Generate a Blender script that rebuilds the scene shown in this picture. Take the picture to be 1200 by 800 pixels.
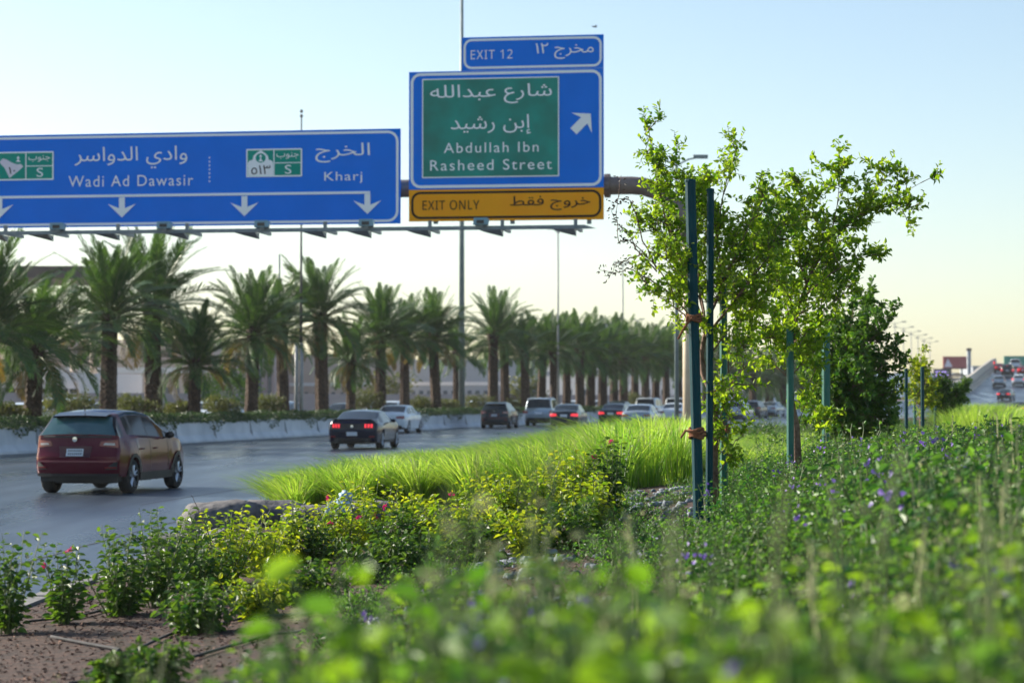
import bpy, math, random
import numpy as np
from mathutils import Vector, Matrix
from mathutils.geometry import delaunay_2d_cdt
for o in list(bpy.data.objects): bpy.data.objects.remove(o)
sc = bpy.context.scene
col = sc.collection
rnd = random.Random(7)
rng = np.random.default_rng(11)
PI = math.pi; R = math.radians

# ------------------------------------------------------------------ camera
F = 2700.0                       # focal length in pixels of the 1200 wide photograph
CAMZ = 1.86
PITCH = math.atan(66 / F)
cam = bpy.data.cameras.new('camera'); camo = bpy.data.objects.new('camera', cam); col.objects.link(camo)
camo.location = (0, 0, CAMZ); camo.rotation_euler = (PI/2 + PITCH, 0, 0)
cam.sensor_width = 36; cam.lens = F / 1200 * 36; cam.clip_start = 0.1; cam.clip_end = 9000
cam.dof.use_dof = True; cam.dof.focus_distance = 25.0; cam.dof.aperture_fstop = 2.6
sc.camera = camo
# ------------------------------------------------------------------ world, sun, exposure
SUN_EL = R(25); SUN_AZ = R(-62)          # azimuth measured from +Y towards +X: behind and to the left
w = bpy.data.worlds.new('World'); sc.world = w; w.use_nodes = True
nt = w.node_tree; bg = nt.nodes['Background']
sky = nt.nodes.new('ShaderNodeTexSky'); sky.sky_type = 'NISHITA'; sky.sun_disc = False
sky.sun_elevation = SUN_EL; sky.sun_rotation = SUN_AZ
sky.air_density = 1.0; sky.dust_density = .95; sky.ozone_density = 1.05; sky.altitude = 300
nt.links.new(sky.outputs[0], bg.inputs[0]); bg.inputs[1].default_value = 0.1
sun = bpy.data.lights.new('sun', 'SUN'); sun.energy = 5.0; sun.angle = R(0.55); sun.color = (1.0, 0.92, 0.78)
suno = bpy.data.objects.new('sun', sun); col.objects.link(suno)
sd = Vector((math.sin(SUN_AZ)*math.cos(SUN_EL), math.cos(SUN_AZ)*math.cos(SUN_EL), math.sin(SUN_EL)))
suno.rotation_euler = sd.to_track_quat('Z', 'Y').to_euler(); suno.location = sd * 50
sc.view_settings.view_transform = 'Standard'; sc.view_settings.look = 'None'
sc.view_settings.gamma = 1; sc.view_settings.exposure = 0.92
sc.render.engine = 'CYCLES'
sc.cycles.use_denoising = True; sc.cycles.max_bounces = 6; sc.cycles.transparent_max_bounces = 6
sc.cycles.diffuse_bounces = 3; sc.cycles.glossy_bounces = 3; sc.cycles.transmission_bounces = 3
sc.cycles.volume_bounces = 0; sc.cycles.caustics_reflective = False; sc.cycles.caustics_refractive = False
sc.cycles.sample_clamp_indirect = 6

# ------------------------------------------------------------------ materials
def node(t, k, **kw):
    n = t.nodes.new(k)
    for a, b in kw.items(): setattr(n, a, b)
    return n
def mat(name, c, rough=.6, metal=0., c2=None, scale=5., detail=4., bump=0., bscale=None, emit=None, es=1., coat=0., island=False, coord='Object', stretch=None, spec=.5, lo=.35, hi=.65):
    m = bpy.data.materials.new(name); m.use_nodes = True
    t = m.node_tree; p = t.nodes['Principled BSDF']
    p.inputs['Base Color'].default_value = (*c, 1); p.inputs['Roughness'].default_value = rough
    p.inputs['Metallic'].default_value = metal; p.inputs['Coat Weight'].default_value = coat
    p.inputs['Coat Roughness'].default_value = .05; p.inputs['Specular IOR Level'].default_value = spec
    tc = node(t, 'ShaderNodeTexCoord'); src = tc.outputs[coord]
    if stretch:
        mp = node(t, 'ShaderNodeMapping'); mp.inputs['Scale'].default_value = stretch
        t.links.new(src, mp.inputs[0]); src = mp.outputs[0]
    if c2:
        nz = node(t, 'ShaderNodeTexNoise'); nz.inputs['Scale'].default_value = scale; nz.inputs['Detail'].default_value = detail
        t.links.new(src, nz.inputs['Vector'])
        rp = node(t, 'ShaderNodeValToRGB'); rp.color_ramp.elements[0].color = (*c, 1); rp.color_ramp.elements[1].color = (*c2, 1)
        rp.color_ramp.elements[0].position = lo; rp.color_ramp.elements[1].position = hi
        fac = nz.outputs['Fac']
        if island:
            g = node(t, 'ShaderNodeNewGeometry'); mx = node(t, 'ShaderNodeMath', operation='ADD'); ml = node(t, 'ShaderNodeMath', operation='MULTIPLY_ADD')
            t.links.new(g.outputs['Random Per Island'], ml.inputs[0]); ml.inputs[1].default_value = .5; ml.inputs[2].default_value = -.25
            t.links.new(fac, mx.inputs[0]); t.links.new(ml.outputs[0], mx.inputs[1]); fac = mx.outputs[0]
        t.links.new(fac, rp.inputs[0]); t.links.new(rp.outputs[0], p.inputs['Base Color'])
    if bump:
        nb = node(t, 'ShaderNodeTexNoise'); nb.inputs['Scale'].default_value = bscale or scale*3; nb.inputs['Detail'].default_value = 5
        t.links.new(src, nb.inputs['Vector'])
        b = node(t, 'ShaderNodeBump'); b.inputs['Strength'].default_value = bump; b.inputs['Distance'].default_value = .02
        t.links.new(nb.outputs['Fac'], b.inputs['Height']); t.links.new(b.outputs[0], p.inputs['Normal'])
    if emit:
        p.inputs['Emission Color'].default_value = (*emit, 1); p.inputs['Emission Strength'].default_value = es
    return m
def leafmat(name, c, c2, tr=.45, rough=.45, scale=3., tint=(1.25, 1.2, .5)):
    m = mat(name, c, rough, c2=c2, scale=scale, island=True, lo=.2, hi=.8)
    t = m.node_tree; p = t.nodes['Principled BSDF']; out = t.nodes['Material Output']
    rp = [n for n in t.nodes if n.type == 'VALTORGB'][0]
    tl = node(t, 'ShaderNodeBsdfTranslucent'); mm = node(t, 'ShaderNodeMix', data_type='RGBA', blend_type='MULTIPLY')
    mm.inputs['Factor'].default_value = 1; mm.inputs['B'].default_value = (*tint, 1)
    t.links.new(rp.outputs[0], mm.inputs['A']); t.links.new(mm.outputs['Result'], tl.inputs['Color'])
    ms = node(t, 'ShaderNodeMixShader'); ms.inputs[0].default_value = tr
    t.links.new(p.outputs[0], ms.inputs[1]); t.links.new(tl.outputs[0], ms.inputs[2]); t.links.new(ms.outputs[0], out.inputs['Surface'])
    return m
M = {}
M['sign_blue'] = mat('sign_blue', (.0, .19, .82), .6, c2=(.0, .205, .88), scale=.8, spec=.12)
M['sign_green'] = mat('sign_green', (.0, .31, .24), .6, c2=(.008, .2, .15), scale=1)
M['sign_teal'] = mat('sign_teal', (.0, .3, .22), .6, c2=(.0, .33, .24), scale=1, spec=.15)
M['sign_yellow'] = mat('sign_yellow', (.98, .37, .0), .6, c2=(.99, .40, .0), scale=1, spec=.2)
M['sign_white'] = mat('sign_white', (.93, .95, .97), .6, c2=(.95, .97, .98), scale=2)
M['sign_pink'] = mat('sign_pink', (.75, .68, .78), .4, c2=(.8, .75, .8), scale=3)
M['sign_black'] = mat('sign_black', (.010, .010, .012), .7, c2=(.02, .02, .02), scale=2, spec=.1)
M['galv'] = mat('galvanised_steel', (.16, .2, .22), .45, .3, c2=(.24, .27, .28), scale=6, bump=.05)
M['tube'] = mat('brown_painted_steel', (.17, .13, .12), .5, .1, c2=(.23, .18, .16), scale=4)
M['post_beige'] = mat('beige_steel', (.62, .52, .38), .55, c2=(.7, .6, .45), scale=4)
M['pole'] = mat('grey_green_pole', (.16, .22, .22), .5, .1, c2=(.22, .27, .27), scale=3)
M['pale_pole'] = mat('pale_pole', (.26, .27, .27), .5, c2=(.34, .34, .33), scale=3)
M['lamp_dark'] = mat('lamp_dark', (.03, .03, .03), .4, c2=(.05, .05, .05), scale=5)
M['lamp_glass'] = mat('lamp_glass', (.25, .42, .52), .15, c2=(.3, .48, .58), scale=5)
M['concrete'] = mat('barrier_concrete', (.48, .51, .55), .8, c2=(.64, .66, .69), scale=.9, bump=.2, bscale=30)
M['concrete_warm'] = mat('warm_concrete', (.5, .45, .38), .8, c2=(.58, .53, .45), scale=.7, bump=.1)
M['kerb'] = mat('kerb_concrete', (.14, .14, .14), .85, c2=(.24, .23, .22), scale=5, bump=.4, bscale=40)
M['rock'] = mat('grey_boulder', (.07, .07, .075), .9, c2=(.16, .15, .15), scale=9, detail=8, bump=1., bscale=11)
M['pale_stone'] = mat('pale_stone', (.10, .12, .14), .9, c2=(.28, .31, .35), scale=9, bump=.6, bscale=30, island=True)
M['bark'] = mat('tree_bark', (.13, .075, .05), .85, c2=(.24, .15, .11), scale=20, bump=.6, bscale=60)
M['twig'] = mat('twig', (.12, .07, .05), .8, c2=(.2, .12, .08), scale=20)
M['palm_bark'] = mat('palm_bark', (.035, .022, .015), .95, c2=(.09, .055, .036), scale=7, bump=1., bscale=14)
M['stake'] = mat('green_painted_stake', (.001, .042, .055), .6, c2=(.002, .055, .068), scale=6, bump=.05, spec=.2)
M['stake2'] = mat('bright_green_stake', (.002, .10, .075), .5, c2=(.005, .13, .09), scale=6)
M['rope'] = mat('brown_rope', (.2, .07, .03), .9, c2=(.32, .13, .06), scale=60, bump=.8, bscale=120)
M['leaf'] = leafmat('tree_leaf', (.08, .22, .015), (.36, .50, .035), .62)
M['leaf_dark'] = leafmat('dark_tree_leaf', (.03, .11, .02), (.14, .27, .035), .5)
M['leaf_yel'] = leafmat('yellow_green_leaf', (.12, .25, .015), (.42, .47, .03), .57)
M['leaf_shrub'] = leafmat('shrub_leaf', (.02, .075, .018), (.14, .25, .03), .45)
M['leaf_cover'] = leafmat('cover_leaf', (.016, .09, .028), (.15, .32, .05), .5, scale=1.3)
M['leaf_fore'] = leafmat('foreground_leaf', (.04, .15, .02), (.28, .46, .04), .55, scale=1.1)
M['leaf_dry'] = leafmat('dry_leaf', (.03, .02, .015), (.07, .05, .03), .2)
M['grass'] = leafmat('fountain_grass', (.13, .33, .035), (.52, .68, .13), .64, scale=1.2, tint=(1.1, 1.1, .6))
M['plume'] = leafmat('grass_plume', (.38, .4, .18), (.55, .55, .3), .4, scale=2., tint=(1, 1, .8))
M['palm'] = leafmat('palm_leaflet', (.026, .085, .025), (.095, .19, .045), .35, scale=1.2, tint=(1.2, 1.1, .5))
M['palm_old'] = leafmat('old_palm_leaflet', (.16, .11, .03), (.25, .19, .06), .35, scale=1.2)
M['hedge'] = leafmat('hedge_leaf', (.015, .05, .015), (.05, .11, .02), .3, scale=1.)
M['olive'] = leafmat('olive_bush_leaf', (.06, .09, .03), (.18, .19, .06), .35, scale=1.)
M['stem'] = mat('green_stem', (.05, .10, .02), .6, c2=(.12, .16, .04), scale=8)
M['stem_pale'] = mat('pale_stem', (.35, .36, .16), .7, c2=(.45, .45, .22), scale=8)
M['flower_pink'] = leafmat('magenta_bract', (.55, .02, .16), (.75, .06, .26), .3, tint=(1.1, .8, .9))
M['flower_purple'] = leafmat('purple_petal', (.16, .09, .42), (.30, .2, .6), .3, tint=(1, .9, 1.1))
M['mulch'] = mat('mulch_soil', (.016, .008, .006), .95, c2=(.085, .042, .028), scale=11, detail=8, bump=1., bscale=35)
M['chip'] = mat('bark_chip', (.05, .02, .013), .9, c2=(.22, .12, .085), scale=3, island=True)
M['pipe'] = mat('drip_pipe', (.03, .03, .033), .9, c2=(.055, .055, .06), scale=5)
M['sand'] = mat('dusty_ground', (.34, .3, .25), .95, c2=(.42, .38, .32), scale=.03)
M['beige'] = mat('beige_render', (.5, .4, .34), .85, c2=(.56, .46, .39), scale=.2)
M['white_render'] = mat('white_render', (.7, .68, .66), .8, c2=(.76, .74, .72), scale=.2)
M['pinkish'] = mat('pink_render', (.42, .33, .32), .85, c2=(.47, .38, .36), scale=.2)
M['grey_render'] = mat('grey_render', (.3, .33, .37), .8, c2=(.36, .39, .42), scale=.2)
M['dark_trim'] = mat('dark_trim', (.05, .04, .04), .6, c2=(.07, .06, .055), scale=1)
M['glass_bldg'] = mat('building_glass', (.06, .09, .12), .1, c2=(.1, .13, .16), scale=1)
M['red_board'] = mat('red_billboard', (.35, .06, .07), .6, c2=(.42, .1, .1), scale=.3)
M['green_board'] = mat('green_board', (.02, .28, .2), .6, c2=(.03, .32, .22), scale=.3)
M['led'] = mat('led_panel', (.02, .02, .06), .4, c2=(.03, .03, .07), scale=2)
M['led_text'] = mat('led_text', (.4, .3, .8), .4, emit=(.45, .35, .9), es=.8)
M['bag'] = mat('plastic_bag', (.28, .45, .55), .4, c2=(.45, .6, .66), scale=8, bump=.6, bscale=18)
M['tyre'] = mat('tyre_rubber', (.012, .012, .013), .85, c2=(.02, .02, .02), scale=8)
M['rim'] = mat('alloy', (.5, .5, .52), .3, .8, c2=(.56, .56, .57), scale=6)
M['black_plastic'] = mat('black_plastic', (.012, .012, .014), .55, c2=(.02, .02, .022), scale=6)
M['glass'] = mat('car_glass', (.012, .02, .026), .06, c2=(.02, .03, .036), scale=2, spec=.35)
M['glass_teal'] = mat('rear_glass_teal', (.03, .085, .10), .08, c2=(.05, .12, .13), scale=3, spec=.8)
M['lamp_red'] = mat('tail_lamp_red', (.18, .008, .012), .2, c2=(.25, .01, .015), scale=8, coat=.5)
M['lamp_lit'] = mat('tail_lamp_lit', (.6, .02, .03), .3, emit=(1, .04, .06), es=.65)
M['lamp_clear'] = mat('clear_lens', (.3, .22, .24), .15, c2=(.55, .5, .5), scale=8, coat=.5)
M['plate'] = mat('number_plate', (.62, .66, .72), .4, c2=(.7, .73, .78), scale=4)
M['chrome'] = mat('chrome', (.7, .7, .72), .12, 1.)
M['paint_line'] = mat('worn_road_paint', (.12, .125, .13), .6, c2=(.36, .35, .32), scale=3, detail=6)
M['seam'] = mat('tar_seam', (.015, .016, .018), .5, c2=(.03, .03, .032), scale=2)
M['bird'] = mat('dark_feather', (.03, .03, .035), .7, c2=(.05, .05, .05), scale=20)
def paint(name, c, c2=None, metal=.1, rough=.16):
    if name not in M: M[name] = mat(name, c, rough, metal, c2=c2 or tuple(min(1, v*1.15) for v in c), scale=1.5, coat=.10, spec=.22)
    return M[name]
# asphalt: shiny worn wheel tracks and long streaks
def asphalt():
    m = mat('asphalt', (.022, .036, .058), .4, c2=(.06, .085, .12), scale=1., detail=6, stretch=(1.4, .16, 1), bump=.12, bscale=60)
    t = m.node_tree; p = t.nodes['Principled BSDF']
    nz = node(t, 'ShaderNodeTexNoise'); nz.inputs['Scale'].default_value = .35; nz.inputs['Detail'].default_value = 5
    mp = node(t, 'ShaderNodeMapping'); mp.inputs['Scale'].default_value = (1.6, .25, 1); mp.inputs['Rotation'].default_value = (0, 0, R(10))
    tc = [n for n in t.nodes if n.type == 'TEX_COORD'][0]
    t.links.new(tc.outputs['Object'], mp.inputs[0]); t.links.new(mp.outputs[0], nz.inputs['Vector'])
    mr = node(t, 'ShaderNodeMapRange'); mr.inputs[1].default_value = .3; mr.inputs[2].default_value = .7
    mr.inputs[3].default_value = .2; mr.inputs[4].default_value = .42
    t.links.new(nz.outputs['Fac'], mr.inputs[0]); t.links.new(mr.outputs[0], p.inputs['Roughness'])
    # wheel tracks: darker worn bands along each lane, from the offset stored on the mesh
    at_ = node(t, 'ShaderNodeAttribute'); at_.attribute_name = 'offset_m'
    def mth(op, a, b=None, c=None):
        n = node(t, 'ShaderNodeMath', operation=op)
        for i, v in enumerate((a, b, c)):
            if v is None: continue
            if isinstance(v, (int, float)): n.inputs[i].default_value = v
            else: t.links.new(v, n.inputs[i])
        return n.outputs[0]
    ph = mth('MULTIPLY', mth('SUBTRACT', at_.outputs['Fac'], 1.1), 2*PI*2/3.7)
    band = mth('MULTIPLY_ADD', mth('COSINE', ph), .5, .5)
    band = mth('MULTIPLY', band, mth('MULTIPLY_ADD', nz.outputs['Fac'], 1.6, -.35))
    rp = [n for n in t.nodes if n.type == 'VALTORGB'][0]; mx = node(t, 'ShaderNodeMix', data_type='RGBA')
    mx.inputs['B'].default_value = (.008, .013, .022, 1); t.links.new(rp.outputs[0], mx.inputs['A'])
    n_ = node(t, 'ShaderNodeMath', operation='MULTIPLY', use_clamp=True); t.links.new(band, n_.inputs[0]); n_.inputs[1].default_value = .7
    t.links.new(n_.outputs[0], mx.inputs['Factor']); t.links.new(mx.outputs['Result'], p.inputs['Base Color'])
    return m
M['asphalt'] = asphalt()

# ------------------------------------------------------------------ geometry helpers
class G:
    """collects verts and faces (any mix of tris and quads) for ONE mesh"""
    def __init__(s): s.v = []; s.q = []; s.t = []; s.n = 0; s.qm = []; s.tm = []
    def add(s, v, q=None, t=None, m=0):
        v = np.asarray(v, dtype=np.float64).reshape(-1, 3)
        if q is not None and len(q): q = np.asarray(q, dtype=np.int64).reshape(-1, 4); s.q.append(q + s.n); s.qm.append(np.full(len(q), m))
        if t is not None and len(t): t = np.asarray(t, dtype=np.int64).reshape(-1, 3); s.t.append(t + s.n); s.tm.append(np.full(len(t), m))
        s.v.append(v); s.n += len(v); return s
    def arrays(s):
        v = np.concatenate(s.v) if s.v else np.zeros((0, 3))
        q = np.concatenate(s.q) if s.q else np.zeros((0, 4), int); t = np.concatenate(s.t) if s.t else np.zeros((0, 3), int)
        qm = np.concatenate(s.qm) if s.qm else np.zeros(0, int); tm = np.concatenate(s.tm) if s.tm else np.zeros(0, int)
        return v, q, t, qm, tm
    def merge(s, arr, mtx=None):
        v, q, t, qm, tm = arr
        if mtx is not None: v = v @ mtx[:3, :3].T + mtx[:3, 3]
        if len(q): s.q.append(q + s.n); s.qm.append(qm)
        if len(t): s.t.append(t + s.n); s.tm.append(tm)
        s.v.append(v); s.n += len(v)
    def mesh(s, name, mats, smooth=False):
        v, q, t, qm, tm = s.arrays()
        me = bpy.data.meshes.new(name); me.vertices.add(len(v)); me.vertices.foreach_set('co', v.astype(np.float32).ravel())
        nl = len(q)*4 + len(t)*3; npol = len(q) + len(t)
        me.loops.add(nl); me.loops.foreach_set('vertex_index', np.concatenate([q.ravel(), t.ravel()]).astype(np.int32))
        me.polygons.add(npol)
        st = np.concatenate([np.arange(len(q))*4, len(q)*4 + np.arange(len(t))*3]).astype(np.int32)
        me.polygons.foreach_set('loop_start', st)
        me.polygons.foreach_set('material_index', np.concatenate([qm, tm]).astype(np.int32))
        me.polygons.foreach_set('use_smooth', np.full(npol, smooth))
        me.update(calc_edges=True); me.validate()
        for m in (mats if isinstance(mats, (list, tuple)) else [mats]): me.materials.append(M[m] if isinstance(m, str) else m)
        return me
    def build(s, name, mats, parent=None, smooth=False, **tags):
        return link(name, s.mesh(name, mats, smooth), parent, **tags)
def link(name, data, parent=None, loc=None, rot=None, **tags):
    o = bpy.data.objects.new(name, data); col.objects.link(o)
    if parent is not None: o.parent = parent
    if loc is not None: o.location = loc
    if rot is not None: o.rotation_euler = rot
    for k, v in tags.items():
        if v is not None: o[k] = v
    return o
def thing(name, label, cat, loc=(0, 0, 0), rz=0., group=None):
    return link(name, None, None, loc, (0, 0, rz), label=label, category=cat, group=group)
def box(g, x0, x1, y0, y1, z0, z1, m=0, bev=0.):
    v = [(x, y, z) for z in (z0, z1) for y in (y0, y1) for x in (x0, x1)]
    g.add(v, [(0, 2, 3, 1), (4, 5, 7, 6), (0, 1, 5, 4), (2, 6, 7, 3), (0, 4, 6, 2), (1, 3, 7, 5)], m=m); return g
def frame_of(d):
    d = Vector(d).normalized(); a = Vector((0, 0, 1)) if abs(d.z) < .9 else Vector((1, 0, 0))
    u = d.cross(a).normalized(); return u, d.cross(u).normalized()
def tube(g, pts, rad, n=6, cap=True, m=0):
    pts = [Vector(p) for p in pts]; k = len(pts)
    if not hasattr(rad, '__len__'): rad = [rad]*k
    vs = []
    u = None
    for i, p in enumerate(pts):
        d = (pts[min(i+1, k-1)] - pts[max(i-1, 0)])
        if d.length < 1e-9: d = Vector((0, 0, 1))
        d.normalize()
        if u is None: u, w_ = frame_of(d)
        else:
            u = (u - d*u.dot(d)); u = u.normalized() if u.length > 1e-6 else frame_of(d)[0]
            w_ = d.cross(u)
        for j in range(n):
            a = 2*PI*j/n; vs.append(p + (u*math.cos(a) + w_*math.sin(a))*rad[i])
    q = [(i*n+j, i*n+(j+1) % n, (i+1)*n+(j+1) % n, (i+1)*n+j) for i in range(k-1) for j in range(n)]
    t = []
    if cap:
        for base, p, fl in ((0, pts[0], 0), ((k-1)*n, pts[-1], 1)):
            vs.append(p); c = len(vs)-1
            t += [(base+j, c, base+(j+1) % n) if not fl else (base+j, base+(j+1) % n, c) for j in range(n)]
    g.add([tuple(v) for v in vs], q, t, m); return g
def lathe(g, prof, n=16, axis='z', c=(0, 0, 0), m=0):
    vs = []
    for r_, h in prof:
        for j in range(n):
            a = 2*PI*j/n; x, y = r_*math.cos(a), r_*math.sin(a)
            p = (x, y, h) if axis == 'z' else (x, h, y)
            vs.append((p[0]+c[0], p[1]+c[1], p[2]+c[2]))
    q = [(i*n+j, i*n+(j+1) % n, (i+1)*n+(j+1) % n, (i+1)*n+j) for i in range(len(prof)-1) for j in range(n)]
    g.add(vs, q, m=m); return g
def grid(g, P, m=0, flip=False):
    P = np.asarray(P, float); a, b = P.shape[:2]
    idx = np.arange(a*b).reshape(a, b)
    q = np.stack([idx[:-1, :-1], idx[1:, :-1], idx[1:, 1:], idx[:-1, 1:]], -1).reshape(-1, 4)
    if flip: q = q[:, ::-1]
    g.add(P.reshape(-1, 3), q, m=m); return g
def noise1(x, y, s=0):
    return math.sin(x*1.7+s)*.5 + math.sin(y*2.3+s*1.3+x*.6)*.3 + math.sin(x*4.1+y*3.7+s*2.1)*.2
def leaves(g, P, D, N, L, Wd, m=0, curl=.25):
    """ovate folded leaves: base P, direction D, up N, length L, width Wd (arrays)"""
    P = np.asarray(P, float); D = np.asarray(D, float); N = np.asarray(N, float); n = len(P)
    if n == 0: return g
    D = D/np.linalg.norm(D, axis=1, keepdims=True)
    S = np.cross(D, N); S /= np.linalg.norm(S, axis=1, keepdims=True)+1e-9; N = np.cross(S, D)
    L = np.broadcast_to(L, (n,))[:, None]; Wd = np.broadcast_to(Wd, (n,))[:, None]
    def p(a, b, c): return P + D*L*a + S*Wd*b + N*(L*c)
    c = curl
    V = np.stack([p(0, 0, 0), p(.28, .5, c*.35), p(.68, .36, c*.25), p(1, 0, -c*.5), p(.68, -.36, c*.25), p(.28, -.5, c*.35)], 1)
    b = np.arange(n)[:, None]*6
    q = np.concatenate([b + np.array([[0, 1, 2, 3]]), b + np.array([[3, 4, 5, 0]])], 0)
    g.add(V.reshape(-1, 3), q, m=m); return g
def ray(px, py):
    x = (px-600)/F; y = (400-py)/F
    return Vector((x, math.cos(PITCH) - y*math.sin(PITCH), y*math.cos(PITCH) + math.sin(PITCH)))
def at(px, py, Y):
    d = ray(px, py); d = d / d.y; return Vector((d.x*Y, Y, CAMZ + d.z*Y))
def interp(x, pts):
    return float(np.interp(x, [p[0] for p in pts], [p[1] for p in pts]))
def smooth(a, b, x):
    t = min(1, max(0, (x-a)/(b-a))); return t*t*(3-2*t)

# ------------------------------------------------------------------ text: outlines re-triangulated with the non-zero rule
FM = {'ا': (0xfe8d, 0xfe8e), 'إ': (0xfe87, 0xfe88), 'ب': 0xfe8f, 'ج': 0xfe9d, 'خ': 0xfea5, 'د': (0xfea9, 0xfeaa), 'ر': (0xfead, 0xfeae), 'س': 0xfeb1, 'ش': 0xfeb5,
      'ط': 0xfec1, 'ع': 0xfec9, 'ف': 0xfed1, 'ق': 0xfed5, 'ل': 0xfedd, 'م': 0xfee1, 'ن': 0xfee5, 'ه': 0xfee9, 'و': (0xfeed, 0xfeee), 'ي': 0xfef1}
def ar(s):
    out = []
    two = lambda c: isinstance(FM[c], int)
    for i, c in enumerate(s):
        if c not in FM: out.append(c); continue
        prev = i > 0 and s[i-1] in FM and two(s[i-1]); nxt = i+1 < len(s) and s[i+1] in FM and two(c)
        f = FM[c]; f = (f, f+1, f+2, f+3) if isinstance(f, int) else (f[0], f[1], f[0], f[1])
        out.append(chr(f[3] if prev and nxt else f[1] if prev else f[2] if nxt else f[0]))
    return ''.join(reversed(out))
def ms(t):   # plain sans letters
    return ''.join(chr(0x1d5a0+ord(c)-65) if 'A' <= c <= 'Z' else chr(0x1d5ba+ord(c)-97) if 'a' <= c <= 'z' else chr(0x1d7e2+ord(c)-48) if c.isdigit() else c for c in t)
_tc = {}
def text_geo(body, off=0., spacing=1.):
    key = (body, off, spacing)
    if key in _tc: return _tc[key]
    c = bpy.data.curves.new('text', 'FONT'); c.body = body; c.offset = off; c.space_character = spacing; c.resolution_u = 5; c.fill_mode = 'NONE'
    o = bpy.data.objects.new('text', c); col.objects.link(o)
    bpy.context.view_layer.update()
    dg = bpy.context.evaluated_depsgraph_get(); me = o.evaluated_get(dg).to_mesh()
    co = np.array([v.co[:2] for v in me.vertices]); ed = [tuple(e.vertices) for e in me.edges]
    o.evaluated_get(dg).to_mesh_clear(); bpy.data.objects.remove(o); bpy.data.curves.remove(c)
    vs, es, fs, *_ = delaunay_2d_cdt([Vector(p) for p in co], ed, [], 0, 1e-5)
    V = np.array([tuple(v) for v in vs]); T = np.array([f for f in fs if len(f) == 3])
    C = V[T].mean(1); A = co[[e[0] for e in ed]]; B = co[[e[1] for e in ed]]
    keep = []
    for p in C:
        up = (A[:, 1] <= p[1]) & (B[:, 1] > p[1]); dn = (A[:, 1] > p[1]) & (B[:, 1] <= p[1])
        s = (B[:, 0]-A[:, 0])*(p[1]-A[:, 1]) - (p[0]-A[:, 0])*(B[:, 1]-A[:, 1])
        keep.append((up & (s > 0)).sum() - (dn & (s < 0)).sum() != 0)
    T = T[np.array(keep)]
    _tc[key] = (V, T); return V, T
def place_text(body, x0, x1, z0, z1, y, m, parent, off=.012, spacing=1., name='lettering', label=None, rot=0.):
    """fits the text's own bounds to the box x0..x1, z0..z1 standing at depth y (facing -y)"""
    V, T = text_geo(body, off, spacing)
    used = np.unique(T); lo = V[used].min(0); hi = V[used].max(0)
    X = x0 + (V[:, 0]-lo[0])/(hi[0]-lo[0])*(x1-x0); Z = z0 + (V[:, 1]-lo[1])/(hi[1]-lo[1])*(z1-z0)
    g = G(); g.add(np.stack([X, np.full(len(X), y), Z], 1), t=T)
    return g.build(name, m, parent, label=label)

# ------------------------------------------------------------------ road geometry (metres)
BAR = [(-20, -33), (0, -27.8), (22, -24.9), (45, -22.0), (60, -19.7), (76, -16.9), (98.5, -13.0), (120, -8.4), (148, -2.0), (173, 5.5), (200, 14), (220, 21.5), (260, 39), (310, 60), (360, 74), (400, 84), (500, 108), (650, 150)]
KERB = [(-20, -5.0), (0, -4.6), (20, -4.2), (27, -4.0), (35, -3.8), (42, -3.2), (50, -1.9), (60, .3), (69, 2.2), (76, 3.4)]
BY = np.array([p[0] for p in BAR], float); BX = np.array([p[1] for p in BAR], float)
def cr(x, X, Yv):   # smooth interpolation
    i = int(np.clip(np.searchsorted(X, x)-1, 0, len(X)-2)); t = (x-X[i])/(X[i+1]-X[i])
    def sl(k):
        if k == 0: return (Yv[1]-Yv[0])/(X[1]-X[0])
        if k == len(X)-1: return (Yv[-1]-Yv[-2])/(X[-1]-X[-2])
        return (Yv[k+1]-Yv[k-1])/(X[k+1]-X[k-1])
    h = X[i+1]-X[i]; a, b = sl(i)*h, sl(i+1)*h
    return (2*t**3-3*t*t+1)*Yv[i] + (t**3-2*t*t+t)*a + (-2*t**3+3*t*t)*Yv[i+1] + (t**3-t*t)*b
def barx(Y): return cr(Y, BY, BX)
KY = np.array([p[0] for p in KERB], float); KX = np.array([p[1] for p in KERB], float)
def kerbx(Y):
    return cr(Y, KY, KX) if Y < 76 else barx(Y) + 20.3
def roadz(Y): return 7.2*smooth(245, 430, Y)
def heading(Y): return math.atan2(barx(Y+1)-barx(Y-1), 2)
def landz(X, Y):
    e = X - kerbx(Y)
    m = .80 if Y < 24 else (.80-.4*smooth(24, 45, Y))
    return roadz(Y)*.6 + .12 + m*smooth(.2, 8.6, e) + .03*noise1(X*.8, Y*.5)*smooth(0, 1, e)

# ================================================================== SETTING
g = G(); grid(g, [[(x, y, -.06) for y in (-40, 40, 200, 800, 7000)] for x in (-6000, -400, -35, 60, 400, 6000)]); g.build('ground', 'sand', kind='structure')
ys = list(np.arange(-15, 100, 3.)) + list(np.arange(100, 520, 6.))
g = G(); grid(g, [[(barx(y)+(kerbx(y)-barx(y))*t, y, roadz(y)) for t in np.linspace(0, 1, 9)] for y in ys]); ro = g.build('road', 'asphalt', kind='structure', smooth=True)
at_ = ro.data.attributes.new('offset_m', 'FLOAT', 'POINT'); at_.data.foreach_set('value', np.array([(kerbx(y)-barx(y))*t for y in ys for t in np.linspace(0, 1, 9)], dtype=np.float32))
# opposite carriageway beyond the palms
g = G(); grid(g, [[(barx(y)-t, y-.2*0, roadz(y)*.9-.02) for t in (7.5, 15, 26)] for y in ys], flip=True); g.build('far_carriageway', 'asphalt', kind='structure')
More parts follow.
